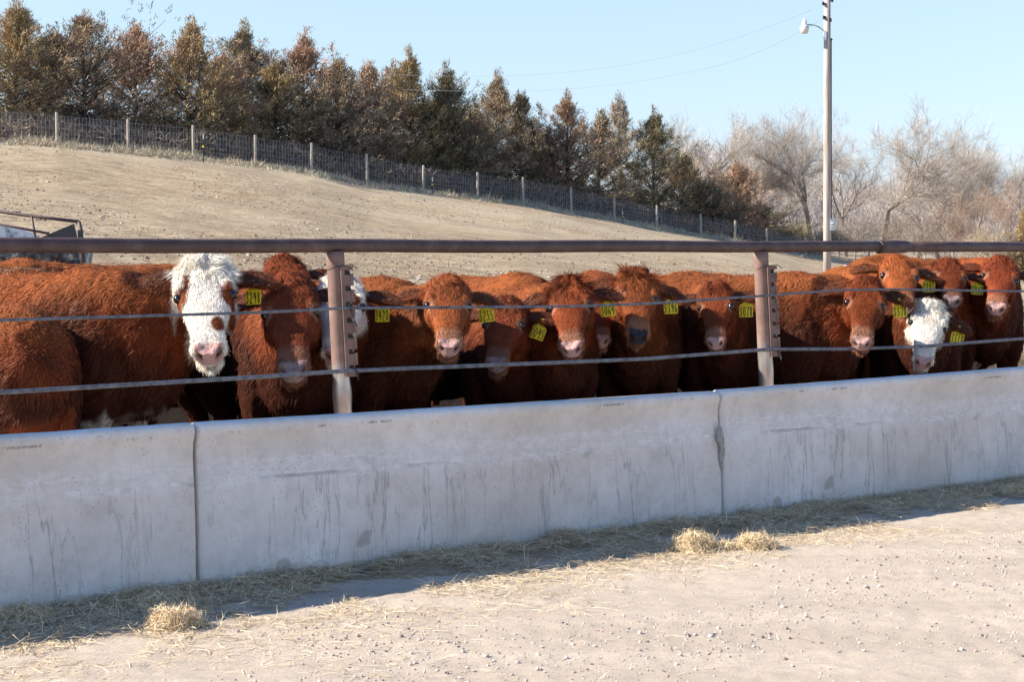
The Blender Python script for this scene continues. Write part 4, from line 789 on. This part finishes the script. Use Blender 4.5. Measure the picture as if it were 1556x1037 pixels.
CE = [(-70, 20, 140, 'gold', 'golden-green cedar at the left edge of the photo, partly cut off'), (22, 8, 120, 'gold', 'tall golden cedar at the top left corner, leftmost full crown'), (75, 48, 90, 'dark', 'dark cedar in the dip right of the tall golden cedar at the left'),
      (128, 24, 130, 'brown', 'broad brown cedar with a double top near the left edge'), (205, 42, 130, 'rust', 'rust brown cedar whose wind-swept top leans right, against the sky'), (282, 33, 120, 'gold', 'pointed golden-brown cedar with a clean conical top'),
      (335, 85, 100, 'rust', 'lower rust-coloured cedar just right of the conical golden one'), (378, 36, 100, 'brown', 'thin-topped brown cedar above the fourth fence post in view'), (418, 95, 90, 'gold', 'short gold cedar left of the tall pinkish-brown one'), (458, 48, 115, 'rust', 'tall pinkish-brown cedar with a feathery pyramidal top'),
      (510, 85, 90, 'brown', 'sparse brown cedar whose thin top bends right'), (550, 92, 80, 'brown', 'narrow spired brown cedar before the greyish bare one'), (588, 98, 80, 'grey', 'greyish almost bare cedar between two brown spires'), (626, 78, 90, 'gold', 'gold cedar with a forked blunt top, middle of the row'),
      (660, 150, 90, 'olive', 'low olive cedar in the gap right of the forked gold one'), (688, 100, 80, 'olive', 'slender olive cedar with a needle-thin spire'), (718, 165, 80, 'brown', 'low brown cedar filling the gap between two spires'), (752, 112, 85, 'brown', 'brown cedar with a loose ragged spire above the ninth post'),
      (792, 142, 70, 'dark', 'dark slim cedar with a pointed top left of the rusty ragged one'), (826, 200, 80, 'dark', 'short dark cedar in the notch of the tree line'), (862, 145, 85, 'rust', 'rusty cedar with stepped open branches and ragged top'), (908, 172, 75, 'olive', 'olive cedar of middle height right of the rusty stepped one'),
      (944, 144, 70, 'grey', 'cedar with a bare grey top sticking out of its brown crown'), (992, 168, 90, 'olive', 'olive-brown cedar, the last tall one before the bare trees'), (1036, 240, 90, 'olive', 'low rounded olive cedar on the falling end of the row'), (1072, 285, 70, 'dark', 'small dark cedar near the end of the row'),
      (1118, 252, 80, 'rust', 'isolated rust-red cedar in front of the bare trees'), (1160, 318, 60, 'dark', 'smallest dark cedar at the right end of the row')]
for k, (px, ty, w, hue, lab) in enumerate(CE):
    cedar(px, ty, DF(px) + 7.0 + (k * 37 % 5) * .8, w * 2.25, hue, lab, 100 + k, 1.0 if w > 75 else .75)

# ---------------------------------------------------------------- bare trees on the right
def bare(px, ty, D, w, label, seed, tw=9000, col=(.47, .405, .345), name='bare_tree', cat='tree', group='bare deciduous trees at the right', lean=0, trunkr=.22, trunkc=(.22, .18, .15)):
    global rng
    rng = np.random.default_rng(seed); base = gp(min(px, 1800), D); base[0] = (px - CX) / F * D; hgt = P(px, ty, D)[2] - base[2]; R = w / F * D / 2
    o = empty(name, base); tag(o, label, cat, group); S0 = []; S1 = []; R0 = []; R1 = []; tips = []
    def grow(p, d, r, L, lev):
        nseg = 3 if lev < 3 else 2
        for k in range(nseg):
            q = p + d * L / nseg; S0.append(p); S1.append(q); R0.append(r); r2 = r * (.86 if lev < 3 else .75); R1.append(r2); r = r2; p = q; d = unit(d + rng.normal(size=3) * .13 + [0, 0, .05])
            if lev >= 2: tips.append((p, d, L))
            if 0 < lev < 4 and k < nseg - 1 and rng.random() < .7: 
                dd = unit(d + unit(np.cross(d, rng.normal(size=3))) * rng.uniform(.6, 1.1)); grow(p, dd, r * .55, L * .62, lev + 1)
        if lev < 5:
            for _ in range(3 if lev < 2 else 2):
                ax_ = unit(np.cross(d, rng.normal(size=3))); dd = unit(d + ax_ * rng.uniform(.35, .8) * (1.15 if lev == 0 else 1) * min(1.4, R / hgt * 2.2)); grow(p, dd, r * .68, L * rng.uniform(.68, .85), lev + 1)
    grow(np.zeros(3), unit(np.array([lean, 0, 1.])), trunkr, hgt * .2, 0)
    S0_, S1_ = np.array(S0), np.array(S1); zmax = max(S1_[:, 2].max(), 1); xm = np.percentile(np.abs(S1_[:, :2]), 97) + .1
    sc = np.array([R / xm * .95, R / xm * .95, hgt * .93 / zmax]); S0_ *= sc; S1_ *= sc; V, lo, si = segs_mesh(S0_, S1_, np.array(R0), np.array(R1), 5)
    link('trunk', mesh_np('trunk', V, lo, si, np.tile([trunkc], (len(V), 1)) * (1 + .15 * noise(V, 2, 1))[:, None]), M['bark'], o)
    tp = np.array([t[0] for t in tips]) * sc; td = np.array([t[1] for t in tips]); tw = int(tw * .8); K = rng.integers(0, len(tp), tw); dv = unit(td[K] * .7 + rng.normal(size=(tw, 3)) * .6 + [0, 0, .35]); rt = tp[K] + rng.normal(size=(tw, 3)) * .12; bend = unit(rng.normal(size=(tw, 3)) + [0, 0, .3])
    cl = np.array(col) * rng.uniform(.7, 1.25, (tw, 1)); Vv, lo, si, c_ = blades(rt, dv, bend, rng.uniform(.35, 1.25, tw) * (1 if name == 'bare_tree' else .5), rng.uniform(.007, .015, tw), unit(np.cross(dv, rv(tw))), cl)
    link('twigs', mesh_np('twigs', Vv, lo, si, c_), M['bark'], o)
BT = [(1072, 165, 118, 110, 'bare tree with an open fan of branches directly behind the end of the cedar row', 7000, 0), (1150, 185, 124, 100, 'pale thin bare tree between the cedar row and the utility pole', 8000, 0),
      (1232, 150, 122, 150, 'broad bare tree directly behind the utility pole', 15000, -.1), (1335, 140, 120, 210, 'tallest bare tree, with a thick leaning trunk right of the utility pole', 17000, .25), (1285, 190, 132, 120, 'background bare tree filling the gap right of the pole', 8000, 0),
      (1428, 218, 128, 130, 'bare tree with dark forked limbs halfway between the pole and the right edge', 9000, -.2), (1500, 200, 124, 130, 'bare tree with an upright fan of limbs near the right edge', 12000, 0), (1572, 212, 122, 120, 'bare tree cut off by the right edge of the photo', 10000, 0), (1395, 245, 140, 110, 'low pale bare tree far behind the leaning one', 6000, 0)]
for k, (px, ty, D, w, lab, tw, ln_) in enumerate(BT): bare(px, ty, D, w * 1.5, lab, 300 + k, tw, lean=ln_, trunkr=.30 if w > 140 else .2)
SH = [(1180, 345, 108, 60, 'dark bushy shrub at the foot of the pale bare trees', (.15, .13, .09)), (1222, 340, 112, 60, 'olive shrub just left of the utility pole base', (.21, .18, .10)), (1300, 325, 112, 80, 'grey-brown tangle of brush right of the utility pole', (.28, .23, .19)), (1360, 318, 114, 90, 'dense brown thicket under the leaning bare tree', (.24, .19, .15)),
      (1425, 310, 112, 80, 'dark brown bush under the forked bare tree', (.19, .14, .11)), (1478, 282, 110, 80, 'rust-brown bush with some leaves left near the right edge', (.27, .19, .14)), (1530, 265, 112, 90, 'tall orange-brown bush at the right edge', (.30, .21, .15)), (1400, 345, 104, 90, 'low grey brush in front of the thicket', (.27, .22, .17)), (1500, 345, 102, 110, 'low tan brush at the right behind the fence', (.33, .26, .18)), (1262, 350, 104, 70, 'low brush around the foot of the utility pole', (.22, .18, .14))]
for k, (px, ty, D, w, lab, cl) in enumerate(SH): bare(px, ty, D, w * 1.2, lab, 400 + k, 4000, tuple(np.array(cl) * 1.3), 'shrub', 'shrub', 'shrubs below the bare trees', 0, .05, tuple(np.array(cl) * .7))
cedar(1562, 322, 100, 60, 'gold', 'yellow-green cedar just at the right edge of the photo', 555, .8, group=None)
# far wood: one mass of twigs
rng = np.random.default_rng(9); n_ = 60000; u = rng.uniform(1040, 1900, n_); D = rng.uniform(150, 190, n_); X = (u - CX) / F * D; hh = (6.2 + 1.8 * noise(np.stack([X, X * 0, X * 0], 1), .13, 2) + 1.2 * noise(np.stack([X, X * 0, X * 0], 1), .5, 5)) * rng.uniform(0, 1, n_) ** .8
rt = np.stack([X, D, ground_z(X, D) + hh], 1); dv = unit(rng.normal(size=(n_, 3)) * .5 + [0, 0, 1]); cl = np.array([.42, .37, .34]) * rng.uniform(.7, 1.2, (n_, 1))
Vv, lo, si, c_ = blades(rt, dv, rv(n_), rng.uniform(.7, 2.2, n_), rng.uniform(.02, .05, n_), unit(np.cross(dv, rv(n_))), cl); tag(link('far_wood', mesh_np('far_wood', Vv, lo, si, c_), M['bark']), kind='stuff')

# ---------------------------------------------------------------- utility pole with yard light
D = 56; g = gp(1257, D); up_ = empty('utility_pole', g); tag(up_, 'tall weathered wooden utility pole with a yard light and a grey meter box', 'utility pole')
def pp(px, py, d=0): return P(px, py, D + d) - g
m_ = MB(); m_.tube([(0, 0, -.5), (0, 0, 2), (0, 0, 6), (0, 0, 10.2)], [.135, .128, .118, .105], 16); m_.build('pole', M['wood'], up_, smooth=True)
m_ = MB(); m_.tube([pp(1262.8, 352, .02), pp(1262.8, 200, .02), pp(1262.6, 62, .02)], .028, 8); m_.tube([pp(1262.6, 62), pp(1263.5, 58), pp(1265, 60)], .03, 8); m_.build('conduit', M['dark'], up_, smooth=True)
m_ = MB(); c = pp(1264.6, 342, -.06); m_.box(c, (.17, .14, .36)); m_.box(c + [0, -.075, .02], (.13, .02, .24)); m_.lathe(c + [0, -.07, .05], [(.05, -.02), (.06, 0), (.05, .02)], 12); m_.box(c + [0, 0, .19], (.19, .17, .02)); m_.build('meter_box', M['greybox'], up_)
arm = MB(); arm.tube([pp(x, y, -.1) for x, y in ((1252.5, 48), (1249.5, 44.5), (1245, 41), (1240, 38.5), (1234, 37.5), (1227, 37))], .022, 8); ar = arm.build('lamp_arm', M['galv'], up_, smooth=True)
lh = pp(1222.5, 37, -.1); m_ = MB(); m_.lathe(lh, [(.02, .21), (.035, .20), (.04, .16), (.07, .14), (.085, .02), (.09, -.03), (.15, -.06), (.155, -.075)], 20); m_.build('lamp_housing', M['white'], up_, smooth=True)
m_ = MB(); m_.lathe(lh, [(.15, -.076), (.145, -.16), (.115, -.28), (.10, -.285)], 20); m_.build('lamp_shade', M['glass'], up_, smooth=True)
for x, y, k in ((1251, 5, 1), (1252, 26, 1), (1262, 30, -1), (1264.5, 0, -1)):
    m_ = MB(); c = pp(x, y, -.08); m_.lathe(c, [(.02, -.06), (.05, -.05), (.03, -.02), (.055, 0), (.03, .03), (.045, .05), (.02, .06)], 10); m_.tube([c + [0, 0, 0], c + [k * .12, 0.05, -.02]], .012, 6); m_.build('insulator', M['dark'], up_)
m_ = MB(); m_.box(pp(1253.5, 54, -.12), (.09, .06, .3)); m_.build('photocell_box', M['white'], up_)
def wire(pts, label):
    a0 = np.array([10.3, 56.]); a1 = np.array([-52., 165.]); d = a1 - a0; out = []
    for px, py in pts:
        m = (px - CX) / F; t = (m * a0[1] - a0[0]) / (d[0] - m * d[1]); D_ = a0[1] + d[1] * t; out.append(P(px, py, D_))
    out = np.array(out); tt = np.linspace(0, 1, len(out)); T_ = np.linspace(0, 1, 90); co = [np.polyfit(tt, out[:, k], 4) for k in range(3)]; c = np.stack([np.interp(T_, tt, out[:, 0]), np.interp(T_, tt, out[:, 1]), np.interp(T_, tt, out[:, 2])], 1)
    k = np.ones(9) / 9; pad = np.pad(c, ((4, 4), (0, 0)), 'edge'); c = np.stack([np.convolve(pad[:, q], k, 'valid') for q in range(3)], 1)
    m_ = MB(); m_.tube(c, .0055, 5); tag(m_.build('power_line', M['pwire'], smooth=True), label, 'power line', 'power lines from the utility pole')
wire([(-150, -45), (0, 1), (100, 26), (200, 51), (338, 80), (430, 95), (519, 106), (600, 113), (660, 115.5), (780, 115), (850, 111), (927, 103), (1048, 80), (1150, 48), (1252, 7)], 'upper power line dipping from the pole top towards the upper left corner')
wire([(-150, 20), (0, 50), (200, 95), (400, 122), (600, 137), (800, 139), (880, 134), (960, 125), (1040, 111), (1110, 95), (1180, 68), (1252, 27)], 'lower power line leaving the pole just above the yard light')

# ---------------------------------------------------------------- feeder behind the cattle at the left, small tank at the right
D = 25.0; g = gp(60, D); fo_ = empty('metal_feeder', g); tag(fo_, 'battered metal feeder with rusty pipe rails and a blue-grey tub at the left edge', 'feeder')
def q_(px, py, d=0): return P(px, py, D + d) - g
m_ = MB(); m_.tube([q_(-160, 305, .8), q_(0, 321.5, .3), q_(60, 330, .1), q_(120, 337)], .024, 8); m_.tube([q_(120, 337), q_(124, 352), q_(127, 400)], .026, 8); m_.tube([q_(48, 328.5, .12), q_(54, 362, .12), q_(58, 410, .12)], .018, 8); m_.tube([q_(-160, 322, .8), q_(0, 341, .3), q_(74, 355)], .018, 8); m_.tube([q_(-160, 305, .8), q_(-158, 410, .8)], .025, 8)
m_.build('pipe_frame', M['rust'], fo_, smooth=True)
m_ = MB(); v = [q_(62, 361), q_(112, 340), q_(117, 362), q_(119, 378), q_(60, 378)]; v += [p + [0, .03, 0] for p in v]; m_.add(v, [(0, 1, 2, 3, 4), (9, 8, 7, 6, 5)] + [(k, k + 5, (k + 1) % 5 + 5, (k + 1) % 5) for k in range(5)]); v = [q_(118, 350, -.1), q_(125, 350, -.1), q_(126, 372, -.1), q_(118, 372, -.1)]; v += [p + [0, .06, 0] for p in v]; m_.add(v, [(0, 1, 2, 3), (7, 6, 5, 4)] + [(k, k + 4, (k + 1) % 4 + 4, (k + 1) % 4) for k in range(4)]); m_.build('side_plate', M['dark'], fo_)
v, f_ = [], []; nU, nV = 14, 24        # half-barrel tub, axis to the left
for layer, rr in ((0, 1.0), (1, .95)):
    for i in range(nU + 1):
        th_ = math.pi * i / nU
        for j in range(nV + 1):
            x = -100 + 230 * j / nV; c = q_(x, 372, .55); dent = 1 + .03 * math.sin(j * 1.7 + i * .6) + .02 * math.sin(j * .8); v.append(c + np.array([0, -math.cos(th_) * .50 * rr * dent, -math.sin(th_) * .38 * rr * dent]))
n1 = (nU + 1) * (nV + 1)
for i in range(nU):
    for j in range(nV): a_ = i * (nV + 1) + j; f_ += [(a_, a_ + 1, a_ + nV + 2, a_ + nV + 1), (a_ + n1, a_ + n1 + nV + 1, a_ + n1 + nV + 2, a_ + n1 + 1)]
for j in range(nV): f_ += [(j, j + n1, j + n1 + 1, j + 1), (nU * (nV + 1) + j, nU * (nV + 1) + j + 1, nU * (nV + 1) + j + 1 + n1, nU * (nV + 1) + j + n1)]
for e in (0, nV):
    for i in range(nU): a_ = i * (nV + 1) + e; f_.append((a_, a_ + nV + 1, a_ + nV + 1 + n1, a_ + n1))
    f_.append(tuple(i * (nV + 1) + e for i in range(nU + 1)))
me = bpy.data.meshes.new('tub'); me.from_pydata([tuple(map(float, p)) for p in v], [], f_); link('tub', me, M['tin'], fo_)
m_ = MB(); v = [q_(-100, 336, 1.1), q_(20, 343, 1.1), q_(58, 358, 1.1), q_(58, 372, 1.1), q_(-100, 372, 1.1)]; v += [p + [0, .04, 0] for p in v]; m_.add(v, [(0, 1, 2, 3, 4), (9, 8, 7, 6, 5)] + [(k, k + 5, (k + 1) % 5 + 5, (k + 1) % 5) for k in range(5)]); m_.build('back_plate', M['paletin'], fo_)
D = 62; g = gp(1292, D); t = empty('water_tank', g); tag(t, 'small blue-grey metal tank on the far ground right of the utility pole', 'tank')
m_ = MB(); w_, h_ = .36, .5
for (x, y, dx, dy) in ((-w_ / 2, 0, .02, w_), (w_ / 2, 0, .02, w_), (0, -w_ / 2, w_ - .02, .02), (0, w_ / 2, w_ - .02, .02)): m_.box((x, y, h_ / 2), (dx, dy, h_))
m_.box((0, 0, .05), (w_ - .03, w_ - .03, .04)); m_.build('tank_wall', M['greybox'], t)
m_ = MB(); m_.box((0, 0, h_ + .012), (w_ + .05, w_ + .05, .02)); m_.build('tank_lid', M['tin'], t)
